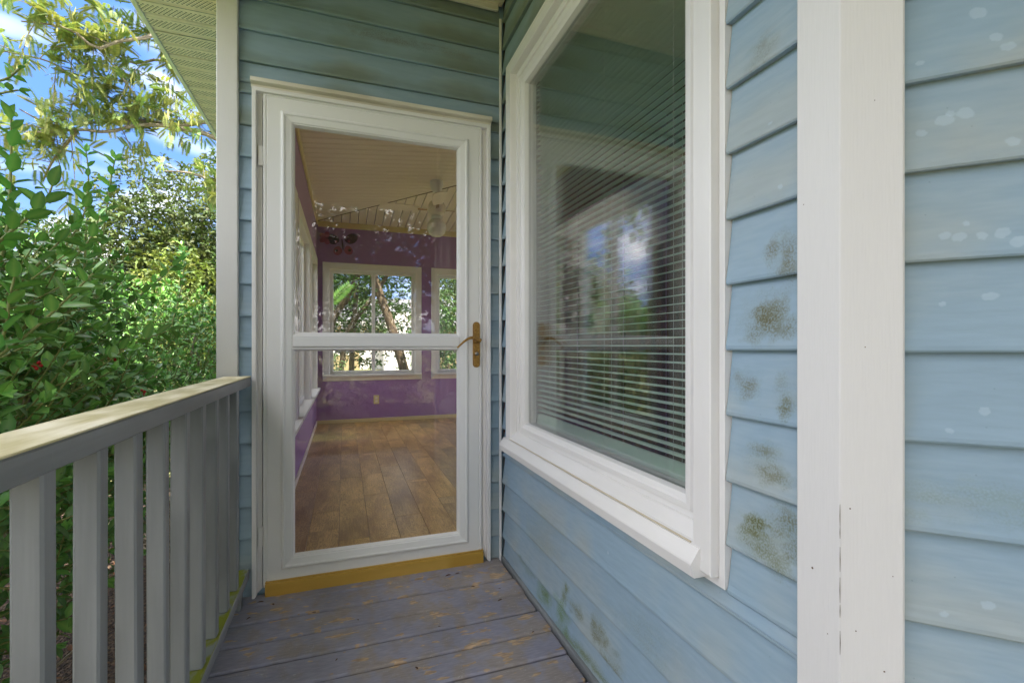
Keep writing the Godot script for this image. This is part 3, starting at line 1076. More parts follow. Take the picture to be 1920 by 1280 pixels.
func picture_window() -> void:
	var w := thing("picture_window", "large white framed picture window beside the storm door", "window", facing(Vector3(0.735, 0, 0), -90.0))
	var r := Rect2(-2.064, 0.535, 1.320, 1.778)
	# flange and casing, then the sash
	moulding(w, ["casing", "casing", "casing", "casing"], r, [[0.0, 0.0], [0.0, 0.019], [0.015, 0.019], [0.016, 0.015], [0.0175, 0.015], [0.019, 0.036], [0.022, 0.038], [0.040, 0.038], [0.042, 0.0365], [0.060, 0.0365], [0.070, 0.0365], [0.073, 0.033], [0.074, 0.002]], M.vinyl)
	moulding(w, ["sash", "sash", "sash", "sash"], Rect2(r.position + Vector2(0.074, 0.074), r.size - Vector2(0.148, 0.148)), [[0.0, 0.006], [0.026, 0.006], [0.028, 0.0], [0.040, -0.002], [0.043, 0.004], [0.056, 0.004], [0.062, -0.002], [0.072, -0.006], [0.075, -0.024], [0.075, -0.06]], M.vinyl)
	var mb := MB.new()
	# sloping sill nose with its end cap
	mb.extrude(PackedVector2Array([Vector2(0.541, 0.012), Vector2(0.604, 0.012), Vector2(0.600, 0.0405), Vector2(0.573, 0.060), Vector2(0.569, 0.0615), Vector2(0.544, 0.057), Vector2(0.541, 0.053)]), Vector3(-2.067, 0, 0), Vector3(0, 1, 0), Vector3(0, 0, 1), 1.275)
	piece("sill_nose", mb.mesh(), M.vinyl, w)
	mb = MB.new()
	mb.extrude(PackedVector2Array([Vector2(0.600, 0.0), Vector2(0.634, 0.0), Vector2(0.634, 0.007), Vector2(0.632, 0.009), Vector2(0.600, 0.0385)]), Vector3(-1.991, 0, 0), Vector3(0, 1, 0), Vector3(0, 0, 1), 1.174)
	piece("sub_sill", mb.mesh(), M.vinyl, w)
	mb = MB.new()
	mb.tube([Vector3(-1.99, 0.6045, 0.0385), Vector3(-1.4, 0.604, 0.039), Vector3(-0.82, 0.6045, 0.0385)], [0.0016, 0.0026, 0.0022], 6)
	piece("caulk_bead", mb.mesh(), M.caulk, w)
	var g := Rect2(-1.925, 0.675, 1.042, 1.498)
	clear_pane(w, g, -0.022, M.green_glass)
	clear_pane(w, g, -0.040, M.glass)
	mb = MB.new()
	mb.frame(g, [[0.0, -0.026], [0.010, -0.026], [0.010, -0.036], [0.0, -0.036]], [0, 1, 2, 3])
	piece("glazing_spacer", mb.mesh(), M.steel, w)
	# the blind hangs inside, slats open
	var b := thing("window_blind", "pale green-white slatted blind hanging open behind the picture window", "blind", facing(Vector3(0.735, 0, 0), -90.0))
	var sl := MB.new()
	for k in 6:
		var a0 := -1.0 + k / 3.0
		var a1 := -1.0 + (k + 1) / 3.0
		var y0 := 0.0022 * (1.0 - a0 * a0)
		var y1 := 0.0022 * (1.0 - a1 * a1)
		sl.quad(Vector3(-0.53, y0, -a0 * 0.0125), Vector3(0.53, y0, -a0 * 0.0125), Vector3(0.53, y1, -a1 * 0.0125), Vector3(-0.53, y1, -a1 * 0.0125))
		sl.quad(Vector3(-0.53, y1 - 0.0004, -a1 * 0.0125), Vector3(0.53, y1 - 0.0004, -a1 * 0.0125), Vector3(0.53, y0 - 0.0004, -a0 * 0.0125), Vector3(-0.53, y0 - 0.0004, -a0 * 0.0125))
	var slm := sl.mesh()
	var y := 0.718
	while y < 2.20:
		var tilt := Basis.from_euler(Vector3(0.10 + rng.randf_range(-0.02, 0.02), 0, rng.randf_range(-0.0012, 0.0012)))
		piece("slat", slm, M.slat, b, Transform3D(tilt, Vector3(-1.404, y, -0.082 + rng.randf_range(-0.0006, 0.0006))))
		y += 0.0217
	for k in 4:      # slats gathered above the bottom rail
		piece("slat", slm, M.slat, b, Transform3D(Basis.from_euler(Vector3(0.06, 0, 0)), Vector3(-1.404, 0.698 + k * 0.0042, -0.082)))
	mb = MB.new()
	mb.box(Vector3(-1.404, 0.686, -0.082), Vector3(1.06, 0.017, 0.026), 0.004, 0)
	piece("bottom_rail", mb.mesh(), M.slat, b)
	mb = MB.new()
	mb.box(Vector3(-1.404, 2.23, -0.082), Vector3(1.06, 0.04, 0.036), 0.003, 0)
	piece("head_rail", mb.mesh(), M.slat, b)
	for u in [-1.79, -1.355, -1.01]:
		for dn in [-0.014, 0.014]:
			mb = MB.new()
			mb.tube([Vector3(u, 0.694, -0.082 + dn), Vector3(u + 0.001, 1.4, -0.082 + dn), Vector3(u, 2.22, -0.082 + dn)], [0.0006, 0.0006, 0.0006], 5)
			piece("ladder_cord", mb.mesh(), M.cord, b)
	mb = MB.new()
	mb.tube([Vector3(-1.362, 0.678, -0.082), Vector3(-1.364, 0.668, -0.078), Vector3(-1.372, 0.664, -0.072)], [0.0016, 0.0026, 0.001], 6)
	piece("cord_end", mb.mesh(), M.dark, b)


func railing() -> void:
	var r := thing("porch_railing", "grey painted wooden porch railing with mossy weathered top rail", "railing")
	var mb := MB.new()
	# top rail: grey sides under a weathered top
	mb.box(at(-0.400, 0.8785, 1.06), Vector3(0.094, 0.037, 2.16), 0.003, 2)
	var top := piece("top_rail", mb.mesh(), M.rail, r)
	mb = MB.new()
	mb.box(at(-0.400, 0.899, 1.06), Vector3(0.0955, 0.0035, 2.162), 0.0015, 2)
	piece("weathered_face", mb.mesh(), M.cap, top)
	mb = MB.new()
	mb.box(at(-0.402, 0.110, 1.07), Vector3(0.088, 0.036, 2.13), 0.003, 2)
	var low := piece("bottom_rail", mb.mesh(), M.rail, r)
	mb = MB.new()
	mb.box(at(-0.402, 0.1294, 1.07), Vector3(0.084, 0.0025, 2.12), 0.001, 2)
	piece("mossy_face", mb.mesh(), M.lichen, low)
	var zf := 0.035
	while zf < 2.08:
		mb = MB.new()
		mb.uvo = Vector2(rng.randf() * 3.0, rng.randf())
		mb.box(Vector3.ZERO, Vector3(0.0345, 0.729, 0.0345), 0.0035, 1)
		var lean := Basis.from_euler(Vector3(rng.randf_range(-0.004, 0.004), rng.randf_range(-0.05, 0.05), rng.randf_range(-0.003, 0.003)))
		piece("baluster", mb.mesh(), M.rail, r, Transform3D(lean, at(-0.384, 0.4955, zf + 0.027)))
		zf += 0.1465
	box("support_block", at(-0.43, 0.0, 2.10), at(-0.375, 0.0915, 2.06), M.rail, r, 0.002, 1)
	box("support_block", at(-0.43, 0.0, 0.60), at(-0.375, 0.0915, 0.56), M.rail, r, 0.002, 1)


# ---------------------------------------------------------------- the sunroom behind the door

func slider(called: String, label: String, xf: Transform3D, r: Rect2, group: String, depth := 0.09) -> void:
	# a sliding window seen from inside: r is the opening, n = 0 the wall face
	var w := thing(called, label, "window", xf, group)
	var c := 0.085
	moulding(w, ["", "casing", "casing", "casing"], Rect2(r.position - Vector2(c, c), r.size + Vector2(c * 2, c * 2)), [[0.0, 0.001], [0.0, 0.016], [0.004, 0.020], [c - 0.006, 0.016], [c, 0.012], [c + 0.001, -depth]], M.white)
	box("sill", Vector3(r.position.x - c, r.position.y - 0.028, -depth), Vector3(r.end.x + c, r.position.y, 0.055), M.white, w, 0.004, 0)
	box("apron", Vector3(r.position.x - c, r.position.y - 0.085, 0.001), Vector3(r.end.x + c, r.position.y - 0.0285, 0.014), M.cream, w, 0.003, 0)
	var mid := r.get_center().x
	var rr := [Rect2(r.position, Vector2(r.size.x / 2 + 0.02, r.size.y)), Rect2(Vector2(mid - 0.02, r.position.y), Vector2(r.size.x / 2 + 0.02, r.size.y))]
	for k in 2:
		var mb := MB.new()
		var z := -depth + 0.02 + 0.025 * k
		mb.frame(rr[k], [[0.0, -0.012], [0.0, 0.010], [0.036, 0.010], [0.042, 0.004], [0.042, -0.012], [0.0, -0.012]], [0, 1, 2, 3], z)
		piece("sash", mb.mesh(), M.white, w)
		clear_pane(w, rr[k].grow(-0.038), z - 0.003, M.glass)


func sunroom() -> void:
	var fl := thing("sunroom_floor", "brown wood plank floor of the sunroom", "floor", Transform3D(), "", "structure")
	box("threshold", at(-0.31, -0.02, 2.30), at(0.63, 0.028, 2.196), M.brass, fl, 0.004, 0)
	box("subfloor", at(-0.45, -0.10, 6.56), at(3.3, 0.010, 2.30), M.panel, fl, 0.0)
	var mats := []
	for k in 4:
		var mm: StandardMaterial3D = M.wood.duplicate()
		mm.albedo_color = Color.from_hsv(0.135, 0.13 + 0.03 * k, 0.88 + 0.04 * k)
		mats.append(mm)
	for c in 14:
		var x := -0.33 + c * 0.152
		var z := 2.302 - fposmod(c * 0.47, 1.2)
		while z < 6.45:
			var a := maxf(z, 2.302)
			var b := minf(z + 1.2, 6.45)
			if b - a > 0.02:
				var mb := MB.new()
				mb.uvo = Vector2(rng.randf() * 5.0, rng.randf() * 5.0)
				mb.box(at(x + 0.0755, 0.0185, (a + b) / 2.0), Vector3(0.1505, 0.016, b - a - 0.0008), 0.001, 2)
				piece("plank", mb.mesh(), mats[rng.randi() % 4], fl)
			z += 1.2
	box("plank_field", at(1.80, 0.0105, 6.45), at(3.2, 0.026, 2.302), M.wood, fl, 0.0, 2)
	# walls: purple inside, blue outside
	var lw := thing("sunroom_side_wall", "purple low wall and white window posts along the sunroom side", "wall")
	var spans := [[2.56, 3.60], [3.86, 5.02], [5.26, 6.26]]
	for q in [[-0.455, -0.396, M.blue], [-0.394, -0.33, M.purple]]:
		box("low_wall", at(q[0], -0.3, 6.56), at(q[1], 0.50, 2.30), q[2], lw, 0.0, 2)
		box("wall_head", at(q[0], 2.02, 6.56), at(q[1], 2.95, 2.30), q[2], lw, 0.0, 2)
		var edge := 2.30
		for s in spans + [[6.56, 6.6]]:
			box("wall_pier", at(q[0], 0.50, s[0]), at(q[1], 2.02, edge), q[2], lw, 0.0, 1)
			edge = s[1]
	var inside := Transform3D(Basis(Vector3(0, 0, -1), Vector3.UP, Vector3(1, 0, 0)), Vector3(-0.33, 0, 0))
	var names := ["white sliding window nearest the door in the sunroom side wall", "middle white sliding window in the sunroom side wall", "white sliding window at the far corner of the sunroom side wall"]
	for k in 3:
		slider("side_window", names[k], inside, Rect2(spans[k][0], 0.50, spans[k][1] - spans[k][0], 1.52), "windows along the sunroom side")
	box("baseboard", at(-0.33, 0.027, 6.44), at(-0.318, 0.075, 2.30), M.cream, lw, 0.003, 2)
	box("crown_strip", at(-0.33, 2.55, 6.44), at(-0.310, 2.60, 2.30), M.crown, lw, 0.004, 2)
	var bw := thing("sunroom_back_wall", "purple back wall of the sunroom below its windows", "wall", Transform3D(Basis(), Vector3(0, 0, -6.45)))
	rect_wall(bw, Vector3(-0.46, -0.3, -0.06), Vector3(1.07, 2.95, 0.0), Rect2(-0.172, 0.655, 1.076, 1.345), 2, M.purple, "plaster")
	rect_wall(bw, Vector3(1.07, -0.3, -0.06), Vector3(3.3, 2.95, 0.0), Rect2(1.208, 0.655, 1.076, 1.345), 2, M.purple, "plaster")
	rect_wall(bw, Vector3(-0.46, -0.3, -0.12), Vector3(1.07, 2.95, -0.062), Rect2(-0.172, 0.655, 1.076, 1.345), 2, M.blue, "outer_siding")
	rect_wall(bw, Vector3(1.07, -0.3, -0.12), Vector3(3.3, 2.95, -0.062), Rect2(1.208, 0.655, 1.076, 1.345), 2, M.blue, "outer_siding")
	box("baseboard", Vector3(-0.318, 0.027, 0.0), Vector3(3.2, 0.075, 0.012), M.crown, bw, 0.003, 0)
	box("crown_strip", Vector3(-0.31, 2.53, 0.0), Vector3(3.2, 2.60, 0.022), M.crown, bw, 0.004, 0)
	var bx := Transform3D(Basis(), Vector3(0, 0, -6.45))
	slider("back_window", "two pane white sliding window looking out on leaning trunks", bx, Rect2(-0.172, 0.655, 1.076, 1.345), "windows in the sunroom back wall")
	slider("back_window", "white sliding window half hidden by the door stile", bx, Rect2(1.208, 0.655, 1.076, 1.345), "windows in the sunroom back wall")
	var rw := thing("sunroom_right_wall", "purple wall closing the far side of the sunroom", "wall")
	rect_wall(rw, Vector3(3.2, -0.1, -4.40), Vector3(3.3, 3.0, -2.2), Rect2(-4.30, 0.65, 1.70, 1.37), 0, M.purple, "plaster")
	rect_wall(rw, Vector3(3.2, -0.1, -6.56), Vector3(3.3, 3.0, -4.40), Rect2(-6.30, 0.65, 1.80, 1.37), 0, M.purple, "plaster")
	var far := Transform3D(Basis(Vector3(0, 0, 1), Vector3.UP, Vector3(-1, 0, 0)), Vector3(3.2, 0, 0))  # unseen windows added here so sun bounces in and brightens the room
	slider("added_far_window", "unseen sliding window added to light the sunroom nearer the house", far, Rect2(-4.30, 0.65, 1.70, 1.37), "unseen windows added to light the sunroom")
	slider("added_far_window", "unseen sliding window added to light the sunroom by the back corner", far, Rect2(-6.30, 0.65, 1.80, 1.37), "unseen windows added to light the sunroom")
	box("plaster", at(0.84, 0.0, 2.36), at(3.2, 2.96, 2.312), M.purple, rw, 0.0)
	box("plaster", at(0.64, 0.0, 2.36), at(0.838, 2.96, 2.312), M.purple, rw, 0.0)
	box("plaster", at(-0.33, 2.08, 2.36), at(0.64, 2.80, 2.312), M.purple, rw, 0.0)
	# outlet
	var ou := thing("wall_outlet", "small ivory outlet plate on the purple wall", "outlet", Transform3D(Basis(), Vector3(0.40, 0.315, -6.45)))
	box("plate", Vector3(-0.035, -0.057, 0.0), Vector3(0.035, 0.057, 0.006), M.crown, ou, 0.003, 1)
	for s in [-1.0, 1.0]:
		box("socket", Vector3(-0.017, s * 0.021 - 0.014, 0.006), Vector3(0.017, s * 0.021 + 0.014, 0.009), M.cream, ou, 0.003, 1)
	# ceiling: planks across, turning along the room past the hip
	var ce := thing("sunroom_ceiling", "cream beaded plank ceiling of the sunroom with a hip line", "ceiling", Transform3D(), "", "structure")
	var slope := 0.1
	var z := 2.302
	while z < 6.35:
		var zm := z + 0.05
		var len := minf(3.5, 6.45 - zm)
		var mb := MB.new()
		var tilt := Transform3D(Basis(Vector3(0, 0, 1), atan(slope)), at(-0.33, 2.60, zm))
		mb.box(Vector3(len / 2.0, 0.006, 0), Vector3(len - 0.004, 0.016, 0.0935), 0.0075, 0)
		if len < 3.49:      # the end is cut along the hip
			for k in mb.v.size():
				if mb.v[k].x > len * 0.5:
					mb.v[k].x += mb.v[k].z
		piece("ceiling_plank", mb.mesh(), M.cream, ce, tilt)
		z += 0.1
	var x := -0.33
	while x < 3.1:
		var len := x + 0.05 + 0.33
		var mb := MB.new()
		var tilt := Transform3D(Basis(Vector3(1, 0, 0), -atan(slope)) , at(x + 0.05, 2.60, 6.45))
		tilt = Transform3D(Basis(Vector3(1, 0, 0), -atan(slope)), at(x + 0.05, 2.60, 6.45))
		mb.box(Vector3(0, 0.006, len / 2.0), Vector3(0.0935, 0.016, len - 0.004), 0.0075, 2)
		for k in mb.v.size():
			if mb.v[k].z > len * 0.5:
				mb.v[k].z += mb.v[k].x
		piece("ceiling_plank", mb.mesh(), M.cream, ce, tilt)
		x += 0.1
	mb_hip(ce)
	var up := MB.new()
	up.box(at(1.4, 2.97, 4.3), Vector3(3.9, 0.03, 4.6), 0.0)
	piece("attic_board", up.mesh(), M.panel, ce)
	fan()
	butterflies()


func mb_hip(ce: Node3D) -> void:
	var hb := MB.new()
	hb.tube([at(-0.33, 2.597, 6.45), at(0.9, 2.720, 5.22), at(2.9, 2.920, 3.22)], [0.0045, 0.0045, 0.0045], 6)
	piece("hip_seam", hb.mesh(), M.twig, ce)


func fan() -> void:
	var f := thing("ceiling_fan", "white ceiling fan with one frosted globe hanging in the sunroom", "ceiling fan", Transform3D(Basis(), at(0.90, 0, 4.85)))
	var mb := MB.new()
	mb.lathe([[0.0, 2.60], [0.035, 2.605], [0.055, 2.63], [0.068, 2.68], [0.068, 2.72], [0.0, 2.72]], 28)
	piece("canopy", mb.mesh(), M.white, f)
	mb = MB.new()
	mb.tube([Vector3(0, 2.50, 0), Vector3(0, 2.62, 0)], [0.013, 0.013], 12)
	piece("rod", mb.mesh(), M.twig, f)
	mb = MB.new()
	mb.lathe([[0.0, 2.36], [0.05, 2.362], [0.085, 2.385], [0.095, 2.42], [0.095, 2.455], [0.075, 2.495], [0.03, 2.515], [0.0, 2.515]], 32)
	piece("motor", mb.mesh(), M.cream, f)
	mb = MB.new()
	mb.lathe([[0.0, 2.325], [0.055, 2.328], [0.06, 2.345], [0.045, 2.362], [0.0, 2.362]], 28)
	piece("light_fitter", mb.mesh(), M.white, f)
	mb = MB.new()
	mb.lathe([[0.0, 2.145], [0.05, 2.152], [0.082, 2.18], [0.098, 2.225], [0.094, 2.27], [0.075, 2.305], [0.052, 2.326]], 32)
	piece("globe", mb.mesh(), M.white, f)
	var bl := MB.new()
	bl.extrude(PackedVector2Array([Vector2(0.17, -0.045), Vector2(0.30, -0.062), Vector2(0.52, -0.068), Vector2(0.56, -0.05), Vector2(0.57, 0.0), Vector2(0.56, 0.05), Vector2(0.52, 0.068), Vector2(0.30, 0.062), Vector2(0.17, 0.045)]), Vector3.ZERO, Vector3(1, 0, 0), Vector3(0, 0, -1), 0.006)
	var iron := MB.new()
	iron.box(Vector3(0.13, -0.006, 0), Vector3(0.12, 0.006, 0.03), 0.002)
	for k in 4:
		var xf := Transform3D(Basis(Vector3.UP, TAU * k / 4.0 - 0.12) * Basis(Vector3(1, 0, 0), 0.2), Vector3(0, 2.425, 0))
		var b := piece("blade", bl.mesh(), M.cream, f, xf)
		piece("blade_iron", iron.mesh(), M.brass, b)


func butterflies() -> void:
	# a butterfly and a flower of thin felt stuck on the wall above the back window
	var dark := mat(lin(0.10, 0.035, 0.075), 0.8)
	var b := thing("butterfly_decal", "dark red butterfly decoration above the sunroom back window", "wall decoration", Transform3D(Basis(Vector3(0, 0, 1), 0.1), Vector3(-0.02, 2.33, -6.445)))
	for s in [-1.0, 1.0]:
		for q in [[0.02, 0.0, 0.13, 0.11, 0.5], [0.01, -0.03, 0.09, 0.09, -0.9]]:
			var w := PackedVector2Array()
			for k in 20:
				var a := TAU * k / 20.0
				var rr := 0.62 + 0.38 * cos(a - 0.3)
				var p := Vector2(cos(a) * q[2] * rr + q[2] * 0.55, sin(a) * q[3] * rr * 0.8).rotated(q[4])
				w.append(Vector2((p.x + q[0]) * s, p.y + q[1]))
			if Geometry2D.is_polygon_clockwise(w):
				w.reverse()
			var mb := MB.new()
			mb.extrude(w, Vector3(0, 0, 0.001), Vector3(1, 0, 0), Vector3(0, 1, 0), 0.004)
			var wing := piece("wing", mb.mesh(), dark if q[4] > 0.0 else M.petal, b)
			var sp := MB.new()
			sp.tube([Vector3(s * 0.08, q[1] + q[4] * 0.06, 0.005), Vector3(s * 0.08, q[1] + q[4] * 0.06, 0.007)], [0.018, 0.017], 14)
			piece("wing_spot", sp.mesh(), M.petal if q[4] > 0.0 else dark, wing)
	var mb2 := MB.new()
	mb2.tube([Vector3(0, -0.08, 0.004), Vector3(0, 0.0, 0.006), Vector3(0, 0.06, 0.004)], [0.004, 0.009, 0.006], 8)
	piece("body", mb2.mesh(), dark, b)
	var fl := thing("flower_decal", "pink flower decoration beside the wall butterfly", "wall decoration", Transform3D(Basis(), Vector3(-0.22, 2.39, -6.445)))
	for k in 5:
		var a := TAU * k / 5.0
		var w := PackedVector2Array()
		for j in 14:
			var t := TAU * j / 14.0
			w.append(Vector2(0.045 + cos(t) * 0.04, sin(t) * 0.032).rotated(a))
		var mb := MB.new()
		mb.extrude(w, Vector3(0, 0, 0.001 + 0.0006 * k), Vector3(1, 0, 0), Vector3(0, 1, 0), 0.004)
		piece("petal", mb.mesh(), M.petal, fl)


# ---------------------------------------------------------------- garden

func bent(points: Array, steps: int) -> Array:   # a smooth line through points
	var c := Curve3D.new()
	for k in points.size():
		var t: Vector3 = (points[mini(k + 1, points.size() - 1)] - points[maxi(k - 1, 0)]) / 6.0
		c.add_point(points[k], -t, t)
	var out := []
	var L := c.get_baked_length()
	for k in steps + 1:
		out.append(c.sample_baked(L * k / steps, true))
	return out


func taper(a: float, b: float, n: int) -> Array:
	var out := []
	for k in n:
		out.append(lerpf(a, b, float(k) / (n - 1)))
	return out


func leaves_on(path: Array, size: float, every: float, where: Array, tone: Array, f0: float, f1: float) -> void:
	# leaves set alternately along a shoot
	var run := 0.0
	var turn := rng.randf() * TAU
	for k in range(1, path.size()):
		var a: Vector3 = path[k - 1]
		var b: Vector3 = path[k]
		var d := (b - a).normalized()
		var L := a.distance_to(b)
		while run < L:
			var p := a + d * run
			turn += 2.4 + rng.randf_range(-0.3, 0.3)
			var side := aim(d, turn) * Vector3(1, 0, 0)
			var go := (side * 0.9 + d * rng.randf_range(0.35, 0.8) + Vector3(0, 0.16, 0)).normalized()
			var s := size * rng.randf_range(0.72, 1.18)
			var b2 := aim(go, rng.randf_range(-0.5, 0.5), (Vector3.UP + d * 0.5 + side * 0.1).normalized())
			where.append(Transform3D(b2.scaled(Vector3(s, s, s)), p))
			var f := rng.randf_range(f0, f1)
			tone.append(Color(f * rng.randf_range(0.85, 1.2), f, f * rng.randf_range(0.8, 1.1)))
			run += every * rng.randf_range(0.75, 1.3)
		run -= L
	# the tip
	for k in 3:
		var d: Vector3 = (path[-1] - path[-2]).normalized()
		var s := size * rng.randf_range(0.55, 0.85)
		where.append(Transform3D(aim((d + rand_dir() * 0.55).normalized(), rng.randf() * TAU, Vector3.UP).scaled(Vector3(s, s, s)), path[-1]))
		tone.append(Color(f1 * 1.15, f1 * 1.1, f1))


func holly(label: String, mid: Vector3, size: Vector3, shoots: int, leaf: float, single: int, extra: Array, light: float) -> void:
	var h := thing("holly_bush", label, "bush")
	var foot := Vector3(mid.x + 0.35, -0.6, mid.z - 0.1)
	var where := []
	var tone := []
	var stems := MB.new()
	# crooked main stems from the foot
	for k in 14:
		var an := TAU * k / 14.0 + rng.randf() * 0.4
		var p := [foot + Vector3(cos(an) * 0.12, 0, sin(an) * 0.12)]
		var tip := mid + Vector3(cos(an) * size.x * 0.62, size.y * rng.randf_range(-0.1, 0.6), sin(an) * size.z * 0.62)
		p.append(p[0].lerp(tip, 0.35) + rand_dir() * 0.12)
		p.append(p[0].lerp(tip, 0.7) + rand_dir() * 0.12)
		p.append(tip)
		var mb := MB.new()
		mb.tube(bent(p, 12), taper(0.028, 0.009, 13), 7)
		var main := piece("stem", mb.mesh(), M.bark, h)
		for j in 6:
			var a: Vector3 = p[0].lerp(tip, rng.randf_range(0.15, 0.9))
			var q := MB.new()
			var b := a + (rand_dir() + Vector3(0, 0.3, 0)).normalized() * rng.randf_range(0.2, 0.4)
			q.tube(bent([a, a.lerp(b, 0.5) + rand_dir() * 0.06, b], 6), taper(0.010, 0.004, 7), 6)
			piece("side_branch", q.mesh(), M.bark, main)
	for k in shoots:
		var d := rand_dir()
		if d.y < -0.75:
			d.y = -d.y
		var deep := 1.0 - 0.42 * pow(rng.randf(), 1.6)
		var wave := 1.0 + 0.10 * sin(d.x * 7.0 + d.z * 5.0) + 0.08 * sin(d.y * 9.0 + 1.7)
		var p := mid + d * size * deep * wave
		var go := (d * Vector3(1.0, 0.6, 1.0) + Vector3(0, rng.randf_range(0.05, 0.9), 0) + rand_dir() * 0.5).normalized()
		var L := rng.randf_range(0.12, 0.26)
		if p.x > -0.60 and p.y < 1.0:
			continue
		var path := bent([p - go * L * 0.5, p + rand_dir() * 0.01, p + go * L * 0.5 + Vector3(0, 0.02, 0)], 4)
		stems.tube(path, taper(0.0028, 0.0016, 5), 5)
		leaves_on(path, leaf, 0.021, where, tone, 0.55 * light, 1.25 * light)
	for e in extra:
		var path := bent(e[0], 12)
		var mb := MB.new()
		mb.tube(path, taper(0.0042, 0.0022, 13), 7)
		piece("shoot", mb.mesh(), M.stem, h)
		leaves_on(path, e[1], e[2], where, tone, 1.0 * light, 1.6 * light)
	var tw := piece("twigs", stems.mesh(), M.stem, h)
	tw.set_meta("kind", "stuff")
	# the leaves that show largest are meshes of their own
	var big := leaf_mesh(0.52, true, Color(0.11, 0.32, 0.07), Color(0.36, 0.54, 0.14))
	var small := leaf_mesh(0.5, false, Color(0.095, 0.275, 0.06), Color(0.24, 0.41, 0.10))
	var order := []
	var ax := Basis(Vector3.UP, deg_to_rad(-19.6))
	var kept := []
	var kept_tone := []
	for k in where.size():
		var o: Vector3 = where[k].origin
		if o.x > -0.53 and o.y < 0.95:
			continue
		kept.append(where[k])
		kept_tone.append(tone[k])
	where = kept
	tone = kept_tone
	for k in where.size():
		var p: Vector3 = ax.inverse() * (where[k].origin - Vector3(0, 1.022, 0))
		var seen := p.z < -0.4 and absf(p.x / p.z) < 1.06 and p.y / p.z < 0.1 and absf(p.y / p.z) < 0.72
		if seen and single > 0:
			order.append([p.length() / where[k].basis.y.length(), k])
	order.sort_custom(func(a, b): return a[0] < b[0])
	var own := {}
	var tints := []
	for k in 5:
		var m: StandardMaterial3D = M.leaf.duplicate()
		var f := 0.75 + 0.2 * k
		m.albedo_color = lin(minf(f, 1.0), minf(f, 1.0), minf(f, 1.0))
		tints.append(m)
	for k in mini(single, order.size()):
		var j: int = order[k][1]
		own[j] = true
		piece("leaf", big, tints[clampi(int((tone[j].g / light - 0.6) * 5.0), 0, 4)], h, where[j])
	var rest := []
	var rest_tone := []
	for k in where.size():
		if not own.has(k):
			rest.append(where[k])
			rest_tone.append(tone[k])
	multi("foliage", small, M.leaf, rest, rest_tone, h)


func berries() -> void:
	# red berry clusters on the near holly
	var s := SphereMesh.new()
	s.radius = 0.0045
	s.height = 0.009
	s.radial_segments = 12
	s.rings = 8
	var h := get_node("holly_bush")
	for c in [Vector3(-0.66, 0.985, -1.75), Vector3(-0.68, 0.80, -1.50), Vector3(-0.70, 1.0, -1.28), Vector3(-0.66, 0.86, -1.98), Vector3(-0.74, 0.97, -1.55), Vector3(-0.62, 0.80, -1.75)]:
		for k in 5:
			piece("berry", s, M.berry, h, Transform3D(Basis(), c + rand_dir() * 0.009))


func tree(called: String, label: String, foot: Vector3, height: float, blobs: Array, count: int, leaf: float, base: Color, group: String, seed: int, trunk := 0.12, limbs := 6, mesh: Mesh = null) -> Node3D:
	rng.seed = seed
	var t := thing(called, label, "tree", Transform3D(Basis(), foot), group)
	var mb := MB.new()
	var top := Vector3(rng.randf_range(-0.3, 0.3), height * 0.8, rng.randf_range(-0.3, 0.3))
	mb.tube(bent([Vector3(0, -0.1, 0), top * 0.4 + rand_dir() * 0.1, top], 10), taper(trunk, trunk * 0.3, 11), 9)
	var tr := piece("trunk", mb.mesh(), M.bark, t)
	for k in limbs:
		var b: Array = blobs[k % blobs.size()]
		var q := MB.new()
		var a := top * rng.randf_range(0.35, 0.95)
		var e: Vector3 = b[0] + rand_dir() * b[1] * 0.5
		q.tube(bent([a, a.lerp(e, 0.5) + Vector3(0, 0.15, 0) + rand_dir() * 0.1, e], 8), taper(trunk * 0.4, trunk * 0.08, 9), 7)
		piece("limb", q.mesh(), M.bark, tr)
	var where := []
	var tone := []
	var vol := 0.0
	for b in blobs:
		vol += b[1].x * b[1].y * b[1].z
	for b in blobs:
		for k in int(count * b[1].x * b[1].y * b[1].z / vol):
			var d := rand_dir() * pow(rng.randf(), 0.42)
			var p: Vector3 = b[0] + d * b[1]
			p += Vector3(sin(p.y * 5.0 + p.z * 3.0), sin(p.x * 4.0), cos(p.x * 5.0 + p.y * 3.0)) * 0.08 * b[1].x
			var s := leaf * rng.randf_range(0.7, 1.3)
			where.append(Transform3D(Basis.from_euler(Vector3(rng.randf_range(-0.7, 0.7), rng.randf() * TAU, rng.randf_range(-0.7, 0.7))).scaled(Vector3(s, s, s)), p))
			var f := rng.randf_range(0.65, 1.4)
			tone.append(Color(f * rng.randf_range(0.85, 1.25), f, f * rng.randf_range(0.7, 1.1)))
	multi("crown", mesh if mesh else clump_mesh(5, 0.5, base, seed), M.soft_leaf, where, tone, t)
	return t


